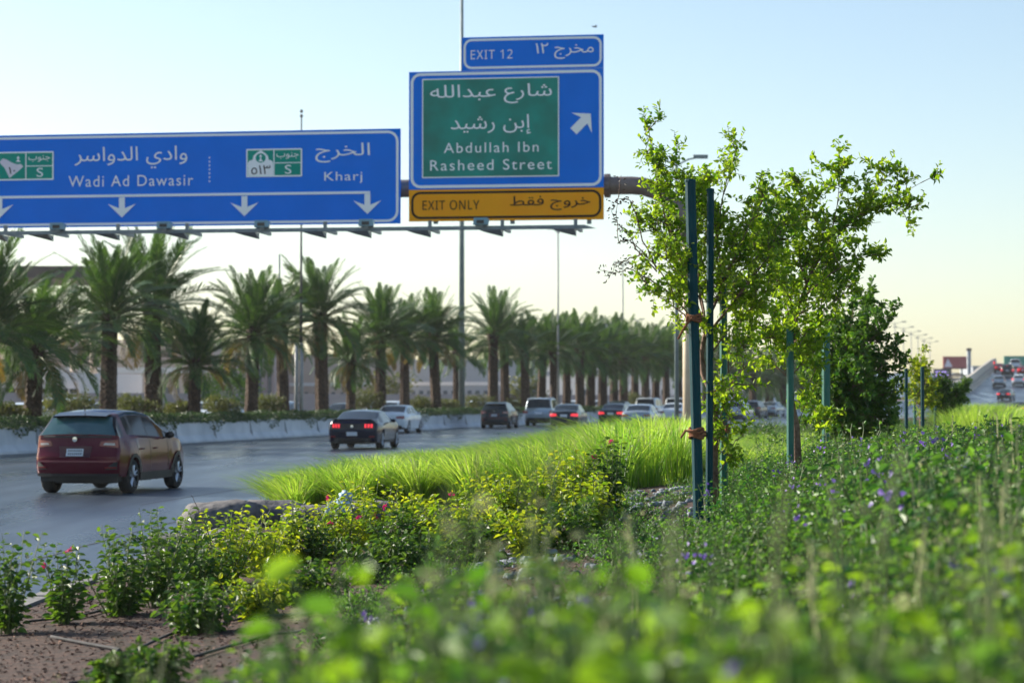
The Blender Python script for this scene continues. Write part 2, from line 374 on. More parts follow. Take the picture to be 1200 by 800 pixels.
# planted median under the palms
g = G(); grid(g, [[(barx(y)-t, y, roadz(y)*.95+h) for t, h in ((.35, .3), (2, .55), (5, .55), (7.3, .1))] for y in ys if y < 330], flip=True); g.build('median_soil', 'mulch', kind='structure', smooth=True)
# planting bed ground
uu = [.2, .5, 1, 1.6, 2.3, 3, 4, 5, 6, 7.5, 9, 12, 16, 22, 30, 45, 80]
yy = list(np.arange(-12, 45, .8)) + list(np.arange(45, 110, 3)) + list(np.arange(110, 420, 10))
g = G(); grid(g, [[(kerbx(y)+u, y, landz(kerbx(y)+u, y)) for u in uu] for y in yy]); g.build('planting_bed', 'mulch', kind='structure', smooth=True)
# lane lines, worn and thin, 4 mm over the asphalt
def strip(offs, y0, y1, wd, lift=.005, fn=None, step=1.5):
    fn = fn or (lambda y: barx(y)+offs)
    ps = np.arange(y0, y1+.01, step)
    return [[(fn(y)+s, y, roadz(y)+lift) for s in (-wd/2, wd/2)] for y in ps]
g = G()
for off in (4.8, 8.5, 12.2, 15.9):
    y = 74.
    while y < 240: grid(g, strip(off, y, y+3, .13)); y += 12
g.build('lane_line', 'paint_line', kind='structure')
g = G(); grid(g, strip(.9, 0, 400, .16, step=4)); g.build('edge_line', 'paint_line', kind='structure')
g = G()
grid(g, strip(0, 14, 60, .05, fn=lambda y: kerbx(y)-1.45+.028*(y-27)+.02*noise1(y, 0), lift=.004))
grid(g, strip(0, 40, 120, .035, fn=lambda y: barx(y)+16.2+.05*noise1(y*.4, 3), lift=.004))
grid(g, strip(0, 36, 110, .035, fn=lambda y: barx(y)+8.9+.05*noise1(y*.4, 5), lift=.004))
g.build('road_joint', 'seam', kind='structure')
# kerb of separate blocks near the camera, joined farther on
kt = link('kerb', None, None, (0, 0, 0), kind='structure')
y = 12.; kgeo = {}
rest = G()
while y < 300:
    a = Vector((kerbx(y), y, roadz(y))); b = Vector((kerbx(y+1), y+1, roadz(y+1))); L_ = (b-a).length
    if y < 56:
        if 'k' not in kgeo:
            k = G(); prof = [(-.0, 0), (-.0, .12), (.03, .15), (.2, .15), (.2, 0)]
            v = [(p, t, h) for t in (.006, .99) for p, h in prof]
            k.add(v, [(i, i+1, i+6, i+5) for i in range(4)], [(0, 2, 1), (0, 3, 2), (0, 4, 3), (5, 6, 7), (5, 7, 8), (5, 8, 9)]); kgeo['k'] = k.mesh('kerb_block', 'kerb')
        o = link('kerb_block', kgeo['k'], kt, a + Vector((rnd.uniform(-.01, .01), 0, rnd.uniform(-.008, .004))), (0, 0, -math.atan2(b.x-a.x, 1))); o.scale = (1, L_, 1)
    else:
        box(rest, a.x, a.x+.2, a.y, b.y, a.z, a.z+.15)
    y += 1
rest.build('kerb_run', 'kerb', kt, kind='stuff')

# median barrier, segment by segment
bt = thing('concrete_barrier', 'long grey concrete median barrier between the road and the palms', 'barrier')
prof = [(.28, -.02), (.28, .08), (.1, .30), (.07, .88), (-.09, .88), (-.12, .30), (-.3, .08), (-.3, -.02)]
y = 10.
while y < 420:
    step = 5.0 if y > 60 else 6.
    a = Vector((barx(y), y, roadz(y))); b = Vector((barx(y+step), y+step, roadz(y+step)))
    d = (b-a); n_ = Vector((d.y, -d.x, 0)).normalized(); g = G()
    v = [tuple(a + d*t + n_*p + Vector((0, 0, h))) for t in (.002, .998) for p, h in prof]; k = len(prof)
    g.add(v, [(i, i+1, i+k+1, i+k) for i in range(k-1)], [(0, i+1, i) for i in range(1, k-1)] + [(k, k+i, k+i+1) for i in range(1, k-1)])
    g.build('barrier_segment', 'concrete' if y < 285 else 'concrete_warm', bt)
    y += step

# ------------------------------------------------------------------ leafy masses
def leaf_cloud(g, cs, n, L, m=0, up=.3, wr=.55, shell=.55):
    """n leaves in ellipsoids cs = [(cx,cy,cz,rx,ry,rz)], denser towards the skin"""
    w_ = np.array([c[3]*c[4]*c[5] for c in cs])**.67; k = rng.choice(len(cs), n, p=w_/w_.sum()); C = np.array(cs)[k]
    d = rng.normal(size=(n, 3)); d /= np.linalg.norm(d, axis=1, keepdims=True)
    r = (shell + (1-shell)*rng.random(n)**.6)[:, None] * (1 + .18*np.sin(d[:, :1]*7+d[:, 1:2]*5) + .1*rng.normal(size=(n, 1)))
    P = C[:, :3] + d*r*C[:, 3:]
    D = d*.8 + rng.normal(size=(n, 3))*.7 + np.array([0, 0, up]); N = rng.normal(size=(n, 3))*.7 + np.array([0, 0, 1.])
    s = L*(.7+.6*rng.random(n)); leaves(g, P, D, N, s, s*wr, m)
    return g
# hedge that spills over the barrier
g = G(); P = []; 
n = 60000
yv = 60 + (rng.random(n)**1.35)*190
bx = np.array([barx(v) for v in yv]); rz_ = np.array([roadz(v) for v in yv])
ang = rng.random(n)*PI; bumpy = 1 + .10*np.sin(yv*1.3) + .08*np.sin(yv*3.1+1)
off = -.55 + np.cos(ang)*.62*bumpy; zz = .82 + np.sin(ang)*.36*bumpy
drop = rng.random(n) < .12
off = np.where(drop, .14+.05*rng.random(n), off); zz = np.where(drop, .88-.34*rng.random(n)*np.clip(np.sin(yv*.9)+np.sin(yv*2.3)*.6, 0, 1.4), zz)
P = np.stack([bx+off, yv, rz_+zz], 1); D = rng.normal(size=(n, 3))+np.array([.4, -.2, .1]); N = rng.normal(size=(n, 3))+np.array([0, 0, .8])
s = .09*(.7+.7*rng.random(n)); leaves(g, P, D, N, s, s*.6)
hd = g.build('trailing_hedge', 'hedge', label='dark green hedge trailing over the top of the median barrier', category='hedge')
g = G(); box(g, 0, 1, 0, 1, 0, 1)
gg = G(); ysh = np.arange(60, 252, 4.)
grid(gg, [[(barx(y)-.58+a, y, roadz(y)+b) for a, b in ((-.45, .3), (-.4, .9), (0, 1.06), (.35, .92), (.4, .5))] for y in ysh]); gg.build('hedge_core', 'hedge', hd)

# ------------------------------------------------------------------ date palms
def frond_geo(L, droop, seed, old=False):
    r2 = np.random.default_rng(seed); g = G(); n = 13
    pts = []; a = 0.; p = np.zeros(3); pts.append(p.copy())
    for i in range(n-1):
        t = (i+1)/(n-1); ang = -droop*t**1.6
        p = p + np.array([math.cos(ang), 0, math.sin(ang)])*(L/(n-1)); pts.append(p.copy())
    pts = np.array(pts); tube(g, pts, [max(.006, .035*(1-i/n)) for i in range(n)], 4, m=1)
    k = 58
    for sgn in (-1, 1):
        t = np.linspace(.16, .995, k) + r2.normal(size=k)*.004; t = np.clip(t, .1, .999)
        x = t*(n-1); i0 = np.floor(x).astype(int).clip(0, n-2); f = (x-i0)[:, None]
        P = pts[i0]*(1-f)+pts[i0+1]*f; T = pts[i0+1]-pts[i0]; T /= np.linalg.norm(T, axis=1, keepdims=True)
        S = np.zeros((k, 3)); S[:, 1] = sgn; U = np.cross(T, S)*(-sgn)
        U = np.where(U[:, 2:3] < 0, -U, U)
        ln = .58*np.sin(np.clip(t, .12, 1)*PI*.86+.28)**.7*(.85+.3*r2.random(k))*L/3.2
        D = T*(.55+.5*t[:, None]) + S*(.85-.3*t[:, None]) + U*(.42*r2.random((k, 1))+.05)
        D /= np.linalg.norm(D, axis=1, keepdims=True); ln = ln[:, None]
        Wd = np.cross(D, U); Wd /= np.linalg.norm(Wd, axis=1, keepdims=True); wd = .017
        mid = P + D*ln*.55; tip = P + D*ln + np.array([0, 0, -1])*ln*(.12+.2*r2.random((k, 1)))
        V = np.stack([P-Wd*wd*.6, P+Wd*wd*.6, mid+Wd*wd, mid-Wd*wd, tip], 1)
        b = np.arange(k)[:, None]*5
        g.add(V.reshape(-1, 3), b+np.array([[0, 1, 2, 3]]), b+np.array([[3, 2, 4]]))
    return g
FR = [frond_geo(3.3, d, 20+i) for i, d in enumerate((.35, .7, 1.0, 1.35, 1.75))]
FRM = [f.mesh('frond', ['palm', 'stem']) for f in FR]; FRO = [f.mesh('old_frond', ['palm_old', 'stem']) for f in FR[-2:]]
FRA = [f.arrays() for f in FR]
def trunk_geo(h, r, seed):
    rr = random.Random(seed); g = G(); n = 14; k = int(h/.11)+2; V = []
    lean = (rr.uniform(-.02, .02), rr.uniform(-.02, .02))
    for i in range(k):
        t = i/(k-1); z = t*h
        rad = r*(1.06-.18*t + .42*max(0, (t-.78)/.22)**1.3 + .12*max(0, .12-t)/.12)
        if t > .97: rad *= .8
        row = []
        for j in range(n):
            a = 2*PI*(j+.5*(i % 2))/n
            q = rad*(1 + (.10 if (i+j) % 2 else -.05) + rr.uniform(-.03, .03))
            row.append((q*math.cos(a)+lean[0]*z, q*math.sin(a)+lean[1]*z, z - (.04 if (i+j) % 2 else 0)))
        row.append(row[0]); V.append(row)
    grid(g, V, flip=True)
    return g
def eul_mtx(az, el, roll, s, loc):
    m = Matrix.Translation(loc) @ Matrix.Rotation(az, 4, 'Z') @ Matrix.Rotation(-el, 4, 'Y') @ Matrix.Rotation(roll, 4, 'X') @ Matrix.Scale(s, 4)
    return m
def palm(X, Y, topz, label, seed, near=True, s=1., base=.5, nf=80):
    rr = random.Random(seed)
    H = topz - base; th = max(1.0, H - 2.35*s)
    t = thing('date_palm', label, 'palm tree', (X, Y, base+roadz(Y)*.95), rr.uniform(0, 6), 'date palms along the median')
    t.rotation_euler = (R(rr.uniform(-2.2, 2.2)), R(rr.uniform(-2.2, 2.2)), rr.uniform(0, 6))
    trunk_geo(th, .30*s+.02*rr.random(), seed).build('trunk', 'palm_bark', t)
    cg = G(); nf = int(nf*rr.uniform(.75, 1.1)); tilt = rr.uniform(-7, 7)
    if not near: nf = rr.randint(36, 50)
    for i in range(nf):
        u = (i+.5)/nf; el = R(86 + tilt - 100*u**1.0 + rr.uniform(-8, 8)); az = i*2.39996 + rr.uniform(-.25, .25)
        vi = min(4, max(0, int(u*4.6 + rr.uniform(-.6, .6)))); sc_ = s*rr.uniform(.82, 1.06)*(.82 if u > .85 else 1)*(.85 if u < .08 else 1)
        loc = Vector((.12*math.cos(az)*s, .12*math.sin(az)*s, th - .15*s - .5*u*s))
        m = eul_mtx(az, el, rr.uniform(-.5, .5), sc_, loc)
        if near:
            data = FRM[vi]
            if u > .86 and rr.random() < .6: data = FRO[rr.randint(0, 1)]
            o = link('frond', data, t); o.matrix_local = m
        else: cg.merge(FRA[vi], np.array(m))
    if not near: cg.build('crown', ['palm', 'stem'], t)
    return t
def row_pos(px, off):       # a point px on the line running off metres behind the barrier
    lo, hi = 60., 330.
    for _ in range(40):
        m = (lo+hi)/2
        if 600+F*(barx(m)-off)/m < px: lo = m
        else: hi = m
    return barx(lo)-off, lo
PALMS = [(-14, 292, 1.0, 2.2, 'date palm cut off by the left edge of the frame'),
 (38, 322, 1.0, 3.2, 'short bushy date palm nearest the left edge, with a thick bulging trunk'),
 (126, 290, 1.0, 3.2, 'date palm with upright fronds behind the red car, left of the tallest palm'),
 (180, 276, 1.15, 4.6, 'tall date palm with wide arching fronds under the blue route sign'),
 (227, 362, .85, 2.6, 'low spreading date palm with a short trunk, right of the tallest palm'),
 (294, 326, .95, 3.2, 'date palm with a knobbly trunk and orange old frond, left of the pale posts'),
 (333, 332, .9, 4.6, 'slim date palm hard against the left side of the pale twin posts'),
 (378, 308, 1.05, 3.2, 'tall date palm with spiky crown just right of the pale twin posts'),
 (411, 374, .8, 3.0, 'small low date palm above the black coupe'),
 (446, 342, .95, 3.4, 'date palm between the small low palm and its slimmer neighbour'),
 (474, 352, .9, 4.6, 'thin date palm directly behind the roof of the white sedan'),
 (512, 345, .98, 3.2, 'date palm immediately left of the tall grey mast'),
 (536, 372, .85, 4.8, 'date palm half hidden behind the tall grey mast'),
 (578, 343, 1.05, 3.2, 'date palm with a fan-like crown above the black crossover'),
 (592, 362, .95, 4.8, 'date palm close behind the fan-crowned palm'),
 (616, 372, .95, 3.2, 'date palm left of the silver pickup-like wagon'),
 (634, 368, .95, 4.6, 'date palm directly behind the silver wagon'),
 (650, 372, .95, 3.2, 'date palm between the silver wagon and the dark sedan'),
 (664, 370, .95, 4.8, 'date palm directly behind the dark sedan with brake lights')]
for i, (px, ty, s, off, lab) in enumerate(PALMS):
    X, Y = row_pos(px, off); tz = at(px, ty, Y).z - roadz(Y)
    palm(X, Y, tz, lab, 100+i, near=i < 12, s=s*1.06)
far_px = [680, 692, 706, 719, 731, 744, 756, 768, 781, 796, 812, 828, 846, 864, 882, 900, 918, 938, 958, 976]
ordn = ['first', 'second', 'third', 'fourth', 'fifth', 'sixth', 'seventh', 'eighth', 'ninth', 'tenth', 'eleventh', 'twelfth', 'thirteenth', 'fourteenth', 'fifteenth', 'sixteenth', 'seventeenth', 'eighteenth', 'nineteenth', 'twentieth']
for i, px in enumerate(far_px):
    X, Y = row_pos(px, 3.2 + 1.5*(i % 2)); ty = 370 + (px-680)*.16 + rnd.uniform(-5, 5); tz = at(px, ty, Y).z - roadz(Y)
    palm(X, Y, max(4.5, tz), 'hazy far date palm, %s in the row right of the dark sedan' % ordn[i], 200+i, near=False, s=1.1*rnd.uniform(.92, 1.1))

# median bushes between the palms, and the bright clipped ball
def bush(px, py, Y, w_, h_, label, m='olive', n=2200, L=.11, name='bush', stems=True, group='bushes between the palms'):
    c = at(px, py, Y); z0 = .45+roadz(Y); t = thing(name, label, 'bush', (c.x, Y, z0), 0, group)
    g = G(); cs = [(rnd.uniform(-.35, .35)*w_, rnd.uniform(-.3, .3)*w_, h_*rnd.uniform(.5, .8), w_*rnd.uniform(.22, .32), w_*.3, h_*rnd.uniform(.22, .34)) for _ in range(7)] + [(0, 0, h_*.55, w_*.36, w_*.36, h_*.38)]
    leaf_cloud(g, cs, n, L, up=.6); g.build('foliage', m, t)
    g = G()
    for k in range(7):
        a = rnd.uniform(0, 6.3); r_ = w_*.3
        tube(g, [(0, 0, -.05), (r_*.4*math.cos(a), r_*.4*math.sin(a), h_*.4), (r_*math.cos(a), r_*math.sin(a), h_*.8)], [.03, .02, .008], 4)
    g.build('stem', 'twig', t); return t
for px, py, w_, h_, lab in [(8, 470, 1.6, 1.2, 'dull green bush at the left edge under the palms'), (82, 465, 1.9, 1.5, 'feathery pale bush between the two leftmost palm trunks'),
        (160, 466, 1.9, 1.5, 'olive bush right of the palm behind the red car'), (206, 470, 1.6, 1.2, 'olive bush under the tall palm'), (262, 468, 1.8, 1.5, 'dark bush left of the knobbly palm trunk'),
        (314, 468, 1.7, 1.6, 'grey green bush between the knobbly palm and the slim palm'), (430, 463, 2.3, 1.8, 'bush left of the white sedan between two palms'), (494, 467, 1.8, 1.4, 'bush behind the right end of the white sedan'),
        (523, 466, 1.7, 1.3, 'bush just left of the tall grey mast'), (560, 466, 2.4, 1.7, 'rounded olive bush just right of the tall grey mast'), (606, 468, 1.8, 1.3, 'bush above the black crossover'), (745, 468, 2.6, 1.9, 'bush behind the cars in the distance')]:
    X, Y = row_pos(px, 4.0); bush(px, py, Y, w_, h_, lab)
X, Y = row_pos(266, 24); 
t = thing('clipped_bush', 'bright green rounded shrub far beyond the median, left of the knobbly palm', 'bush', (X, Y, 0))
g = G(); leaf_cloud(g, [(0, 0, 2.2, 2.2, 2.2, 1.7)], 3200, .2); g.build('foliage', 'leaf_fore', t); g = G(); tube(g, [(0, 0, -.1), (0, 0, 1.6)], .12, 6); g.build('trunk', 'bark', t)

# ================================================================== CARS
def make_car(kind, label, pm, X, Y, hd, z=0., lod=0, lit=False, roof=None, group=None, body=None, cat=None, glassm='glass'):
    S = {'suv': dict(L=4.30, W=1.84, wx=(.82, 3.44), r=.335, belt=1.05,
            rear=[(.06, .36, .10, .36), (.0, .52, .16, .34), (.0, .73, .22, .33), (.05, .81, .28, .33), (.07, 1.12, .34, .33), (.24, 1.31, .40, .33), (.42, 1.47, .46, .33)],
            top=[(.42, 1.47), (.6, 1.53), (1.1, 1.585), (1.75, 1.58), (2.2, 1.525), (2.35, 1.485), (3.08, 1.09), (3.2, 1.06), (3.7, 1.01), (4.1, .90)],
            front=[(4.27, .74), (4.30, .55), (4.24, .34)], rg=(4, 6), wg=(2.3, 3.07), sg=[(.74, .98), (1.04, 1.78), (1.86, 2.80)], tw=.64),
         'big': dict(L=4.85, W=1.95, wx=(.95, 3.85), r=.38, belt=1.12,
            rear=[(.06, .42, .10, .42), (.0, .58, .16, .38), (.0, .82, .22, .38), (.05, .9, .28, .38), (.07, 1.17, .34, .38), (.17, 1.48, .42, .38), (.28, 1.74, .48, .38)],
            top=[(.28, 1.74), (.5, 1.80), (1.3, 1.83), (2.4, 1.82), (2.9, 1.77), (3.0, 1.73), (3.55, 1.24), (3.7, 1.19), (4.3, 1.14), (4.65, 1.02)],
            front=[(4.8, .86), (4.85, .62), (4.8, .40)], rg=(4, 6), wg=(2.95, 3.53), sg=[(.6, 1.2), (1.28, 2.15), (2.25, 3.2)], tw=.78),
         'sedan': dict(L=4.75, W=1.82, wx=(1.02, 3.78), r=.325, belt=.97,
            rear=[(.08, .32, .12, .32), (.0, .5, .2, .28), (.0, .70, .3, .27), (.02, .86, .4, .27), (.06, 1.0, .5, .27), (.30, 1.05, .58, .27), (.6, 1.07, .66, .27)],
            top=[(.6, 1.07), (.8, 1.085), (1.45, 1.385), (1.8, 1.44), (2.3, 1.455), (2.7, 1.42), (2.8, 1.39), (3.5, 1.0), (3.7, .97), (4.2, .88), (4.5, .77)],
            front=[(4.68, .64), (4.75, .48), (4.68, .28)], rg=(.82, 1.44), wg=(2.78, 3.48), sg=[(1.1, 1.42), (1.46, 2.05), (2.13, 3.1)], tw=.70),
         'coupe': dict(L=4.78, W=1.91, wx=(1.02, 3.74), r=.345, belt=.96,
            rear=[(.08, .30, .12, .30), (.02, .48, .2, .26), (.0, .66, .3, .25), (.03, .80, .4, .25), (.05, 1.00, .5, .25), (.10, 1.06, .58, .25), (.45, 1.045, .64, .25)],
            top=[(.45, 1.045), (.7, 1.06), (1.55, 1.33), (1.95, 1.375), (2.3, 1.375), (2.5, 1.35), (3.15, 1.02), (3.3, 1.0), (3.9, .95), (4.4, .86)],
            front=[(4.68, .72), (4.78, .5), (4.7, .27)], rg=(.72, 1.56), wg=(2.48, 3.14), sg=[(1.15, 1.6), (1.7, 2.75)], tw=.66)}[kind]
    zroad = z
    L, W = S['L'], S['W']; ra = S['r']*1.13; zw = S['r']; hw = W/2; sill = .24 if kind != 'big' else .32
    ztop = lambda x: interp(x, S['top'])
    sl = []
    for i, (tx, tz, bx_, bz) in enumerate(S['rear']):
        if tz > S['belt']+.03: mz = S['belt']+(.03 if kind == 'suv' else 0); mx = tx+.02 if kind in ('suv', 'big') else tx+.02
        else: mx, mz = tx*.85+bx_*.15, tz-.04
        if mz > tz-.03: mz = tz-.03
        sl.append((bx_, bz, mx, mz, tx, tz))
    xs = set(np.arange(sl[-1][0]+.06, L-.5, .14 if lod == 0 else .22).round(3).tolist())
    for a, b in S['sg']: xs |= {a, b}
    for q in ('rg', 'wg'):
        if S[q][0] >= .5 and S[q][1] < 5 and not isinstance(S[q][0], int): xs |= {S[q][0], S[q][1]}
    xs = sorted(x for x in xs if sl[-1][0]+.04 < x < L-.42)
    arch = []
    for xw in S['wx']:
        xs = [x for x in xs if abs(x-xw) > ra+.01]
        for k in range(9):
            ph = PI - PI*k/8; arch.append((xw+ra*math.cos(ph), zw+ra*math.sin(ph)))
    vs = sorted([(x, sill) for x in xs] + [(a, max(b, sill)) for a, b in arch])
    rear_top_x = S['rear'][-1][0]
    n0 = len(sl)
    for x, bz in vs:
        if x <= sl[-1][0]+.01 and len(sl) == n0: continue
        tx = x if x > rear_top_x+.3 else max(x, rear_top_x+.06)
        tz = ztop(tx); mz = min(S['belt']+(.035 if kind == 'suv' else .006)*(2-x), tz-.03); sl.append((x, bz, tx, mz, tx, tz))
    bxf = L-.35
    for k, (tx, tz) in enumerate(S['front']):
        sl.append((bxf+.06*k+.04, sill+.02, tx*.9+bxf*.1, tz-.04, tx, tz))
    nr = len(S['rear']); nf = len(S['front'])
    tw = S['tw']
    def wf(x, z, hood):
        zr = [(.0, .93), (.3, .965), (.55, 1.0), (.8, .99), (S['belt'], .955), (S['belt']+.06, .90), (max(p[1] for p in S['top'])+.02, tw+.02)]
        w_ = interp(z, zr) if not hood else interp(z, zr[:4]+[(S['belt'], .955), (1.3, .93)])
        flare = max(0, 1-abs(x-S['wx'][0])/.6)*.03 + max(0, 1-abs(x-S['wx'][1])/.6)*.025
        pl = 1 - .05*max(0, 1-x/.7)**2 - .10*max(0, 1-(L-x)/.9)**2
        if kind in ('sedan', 'coupe') and z > S['belt'] and x < 1.6: w_ *= 1-.06*(1-smooth(.8, 1.6, x))
        return hw*w_*pl*(1+(flare if z < .9 else 0))*(1/1.02)
    def dfm(x, y):
        u = min(1, abs(y)/hw)
        return x + (.24 if kind != 'big' else .14)*u**3*max(0, 1-x/.8) - .38*u**3*max(0, 1-(L-x)/1.0)
    fr1 = [0, .22, .5, .8, 1]; fr2 = [.1, .86, 1]
    cab = (S['sg'][0][0]-.1, S['wg'][1]+.02)
    V = []
    for i, (bx_, bz, mx, mz, tx, tz) in enumerate(sl):
        hood = tz < S['belt']+.1
        row = []
        for f in fr1: x, z = bx_+(mx-bx_)*f, bz+(mz-bz)*f; row.append((x, wf(x, z, hood), z))
        for f in fr2: x, z = mx+(tx-mx)*f, mz+(tz-mz)*f; row.append((x, wf(x, z, hood), z))
        yT = row[-1][1]
        crown = .035 if hood else .045
        vert_face = i < 3 or i >= len(sl)-nf
        if vert_face: crown = 0
        for t_ in (.93, .55, 0): row.append((tx, yT*t_, tz + crown*(1-t_*t_)+ (0 if vert_face else .01)))
        V.append([(dfm(x, y), y, z) for x, y, z in row])
    V = np.array(V); ns, nrw = V.shape[:2]
    parts = {}
    for i in range(ns-1):
        xm = (sl[i][4]+sl[i+1][4])/2; xb = (sl[i][0]+sl[i+1][0])/2
        incab = i >= nr-1 and cab[0] <= xm <= cab[1] or (kind in ('suv', 'big') and i in (4, 5, 6))
        for j in range(nrw-1):
            p = 'body'
            glass_side = i >= nr-1 and j in (5,) and any(a-.001 <= xm <= b+.001 for a, b in S['sg'])
            if glass_side: p = 'side_window'
            elif j in (8, 9):
                if isinstance(S['rg'][0], int): rg = S['rg'][0] <= i < S['rg'][1]
                else: rg = i >= nr-1 and S['rg'][0]-.001 <= xm <= S['rg'][1]+.001
                if rg: p = 'rear_window'
                elif i >= nr-1 and S['wg'][0]-.001 <= xm <= S['wg'][1]+.001: p = 'windscreen'
                elif i >= nr-1 and xm > S['wg'][1]: p = 'bonnet'
                elif incab: p = 'roof'
                elif i < nr-1 and i >= 2 or i >= nr-1 and xm < cab[0]: p = 'boot_lid'
            elif j >= 5 and incab: p = 'roof'
            if p == 'body' and j < 4 and i >= nr-1 and lod == 0:
                for dn, (a, b) in enumerate(S['sg'][-2:] if kind != 'coupe' else S['sg'][-1:]):
                    if a-.04 <= xm <= b+.0 and not (abs(xb-S['wx'][0]) < ra+.03): p = 'door' + str(dn)
            parts.setdefault(p, []).append((i, j))
    t = thing(body or {'suv': 'parked_car', 'big': 'large_suv', 'sedan': 'sedan_car', 'coupe': 'coupe_car'}[kind], label, cat or {'suv': 'car', 'big': 'SUV', 'sedan': 'car', 'coupe': 'car'}[kind], (X, Y, zroad), PI/2-hd, group)
    x0 = L/2
    pmat = {'body': pm, 'roof': roof or pm, 'side_window': 'glass', 'rear_window': glassm, 'windscreen': 'glass', 'bonnet': pm, 'boot_lid': pm, 'door0': pm, 'door1': pm}
    for p, fl in parts.items():
        for sg_ in ((1, -1) if p in ('side_window', 'door0', 'door1') else (0,)):
            g = G()
            for s in ((1, -1) if sg_ == 0 else (sg_,)):
                VV = V.copy(); VV[..., 0] -= x0; VV[..., 1] *= s
                used = sorted({(a, b) for i, j in fl for a, b in ((i, j), (i+1, j), (i+1, j+1), (i, j+1))}); ix = {k: n for n, k in enumerate(used)}
                q = [(ix[i, j], ix[i+1, j], ix[i+1, j+1], ix[i, j+1])[::s] for i, j in fl]
                g.add([VV[k] for k in used], q)
            nm = 'door' if p.startswith('door') else p
            me = g.mesh(nm, pmat[p], True)
            if sg_ == 0:
                import bmesh as _b
                bm = _b.new(); bm.from_mesh(me); _b.ops.remove_doubles(bm, verts=bm.verts, dist=.0005); bm.to_mesh(me); bm.free()
            o = link(nm, me, t)
    # dark underbody / wheel wells
    g = G(); box(g, .25-x0, L-.3-x0, -hw*.86, hw*.86, sill+.0, .45); box(g, .4-x0, L-.6-x0, -hw*.60, hw*.60, .2, sill+.01); g.build('underbody', 'black_plastic', t)
    # wheels
    for xw in S['wx']:
        for s in (-1, 1):
            r_ = S['r']; wt = .22; yc = s*(hw-.02-wt/2)
            g = G(); lathe(g, [(r_*.62, -wt/2), (r_*.92, -wt/2), (r_, -wt*.36), (r_, wt*.36), (r_*.92, wt/2), (r_*.62, wt/2)], 28, 'y'); wo = g.build('wheel', 'tyre', t, smooth=True); wo.location = (xw-x0, yc, r_)
            g = G(); lathe(g, [(r_*.70, s*wt*.48), (r_*.70, s*wt*.30), (r_*.60, s*wt*.26), (r_*.06, s*wt*.28)], 24, 'y', m=0)
            nsp = 5
            for k in range(nsp):
                for dd in (-.16, .16):
                    a = 2*PI*k/nsp + .3
                    ca, sa = math.cos(a+dd*.6), math.sin(a+dd*.6); cb, sb = math.cos(a+dd*1.25), math.sin(a+dd*1.25)
                    p0 = Vector((ca*r_*.12, s*wt*.44, sa*r_*.12)); p1 = Vector((cb*r_*.67, s*wt*.46, sb*r_*.67))
                    tube(g, [p0, p1], [r_*.075, r_*.055], 4, m=1)
            g.build('rim', ['black_plastic', 'rim'], wo)
    rearpts = sorted([(tz, tx) for tx, tz, _, _ in S['rear']])
    def patch(name, q4, m, th=.018, parent=t, side='rear', nx=5, nz=3, label=None, both=False, lift=0.):
        for s in ((1, -1) if both else (1,)):
            g = G(); PP = []
            for a in range(nx+1):
                r1 = []
                for b in range(nz+1):
                    u, v = a/nx, b/nz
                    y = (q4[0][0]*(1-u)+q4[1][0]*u)*(1-v) + (q4[3][0]*(1-u)+q4[2][0]*u)*v
                    z_ = (q4[0][1]*(1-u)+q4[1][1]*u)*(1-v) + (q4[3][1]*(1-u)+q4[2][1]*u)*v
                    if side == 'rear': r1.append((dfm(interp(z_, rearpts), y)-x0-th-lift, s*y, z_))
                    elif side == 'front': r1.append((dfm(interp(z_, sorted([(c, d) for d, c in S['front']]+[(S['top'][-1][1], S['top'][-1][0])])), y)-x0+th, s*y, z_))
                    else:
                        hood_ = False
                        r1.append((dfm(y, hw)-x0, s*(wf(y, z_, hood_)+th), z_))
                PP.append(r1)
            grid(g, PP); inner = [[((x+th*1.6 if side == 'rear' else x-th*1.6 if side == 'front' else x), (y if side != 'side' else y-s*th*1.6), z_) for x, y, z_ in r1] for r1 in PP]
            A = len(PP); B = len(PP[0]); ring = [(i, 0) for i in range(A)] + [(A-1, j) for j in range(1, B)] + [(i, B-1) for i in range(A-2, -1, -1)] + [(0, j) for j in range(B-2, 0, -1)]
            v = [PP[i][j] for i, j in ring] + [inner[i][j] for i, j in ring]; n_ = len(ring)
            g.add(v, [(k, (k+1) % n_, n_+(k+1) % n_, n_+k) for k in range(n_)])
            g.build(name, m, parent, label=label)
    lm = 'lamp_lit' if lit else 'lamp_red'
    if kind == 'suv' and lod == 0:
        patch('tail_lamp', [(.48, .93), (.82, .90), (.81, 1.05), (.51, 1.02)], 'lamp_red', both=True, th=.014)
        patch('lamp_lens', [(.55, .955), (.76, .945), (.76, .985), (.58, .99)], 'lamp_clear', both=True, th=.02)
        patch('number_plate', [(-.17, .74), (.17, .74), (.17, .88), (-.17, .88)], 'plate', th=.03)
        for c_ in range(7): patch('plate_mark', [(-.145+c_*.042, .825), (-.12+c_*.042, .825), (-.12+c_*.042, .86), (-.145+c_*.042, .86)], 'galv', th=.045, nx=1, nz=1); patch('plate_mark', [(-.145+c_*.042, .765), (-.12+c_*.042, .765), (-.12+c_*.042, .80), (-.145+c_*.042, .80)], 'galv', th=.045, nx=1, nz=1)
        patch('lower_lamp', [(.60, .50), (.80, .50), (.80, .53), (.60, .53)], 'lamp_red', both=True, th=.03)
        patch('rear_glass_frame', [(-.70, 1.09), (.70, 1.09), (.70, 1.125), (-.70, 1.125)], 'black_plastic', th=.012)
        patch('plate_recess_shade', [(-.30, .71), (.30, .71), (.34, .93), (-.34, .93)], 'recess_shade', th=.008)  # patch on the surface, the recess shade is painted into its colour
        patch('bumper_trim', [(-.80, .345), (.80, .345), (.84, .40), (-.84, .40)], 'black_plastic', th=.012)
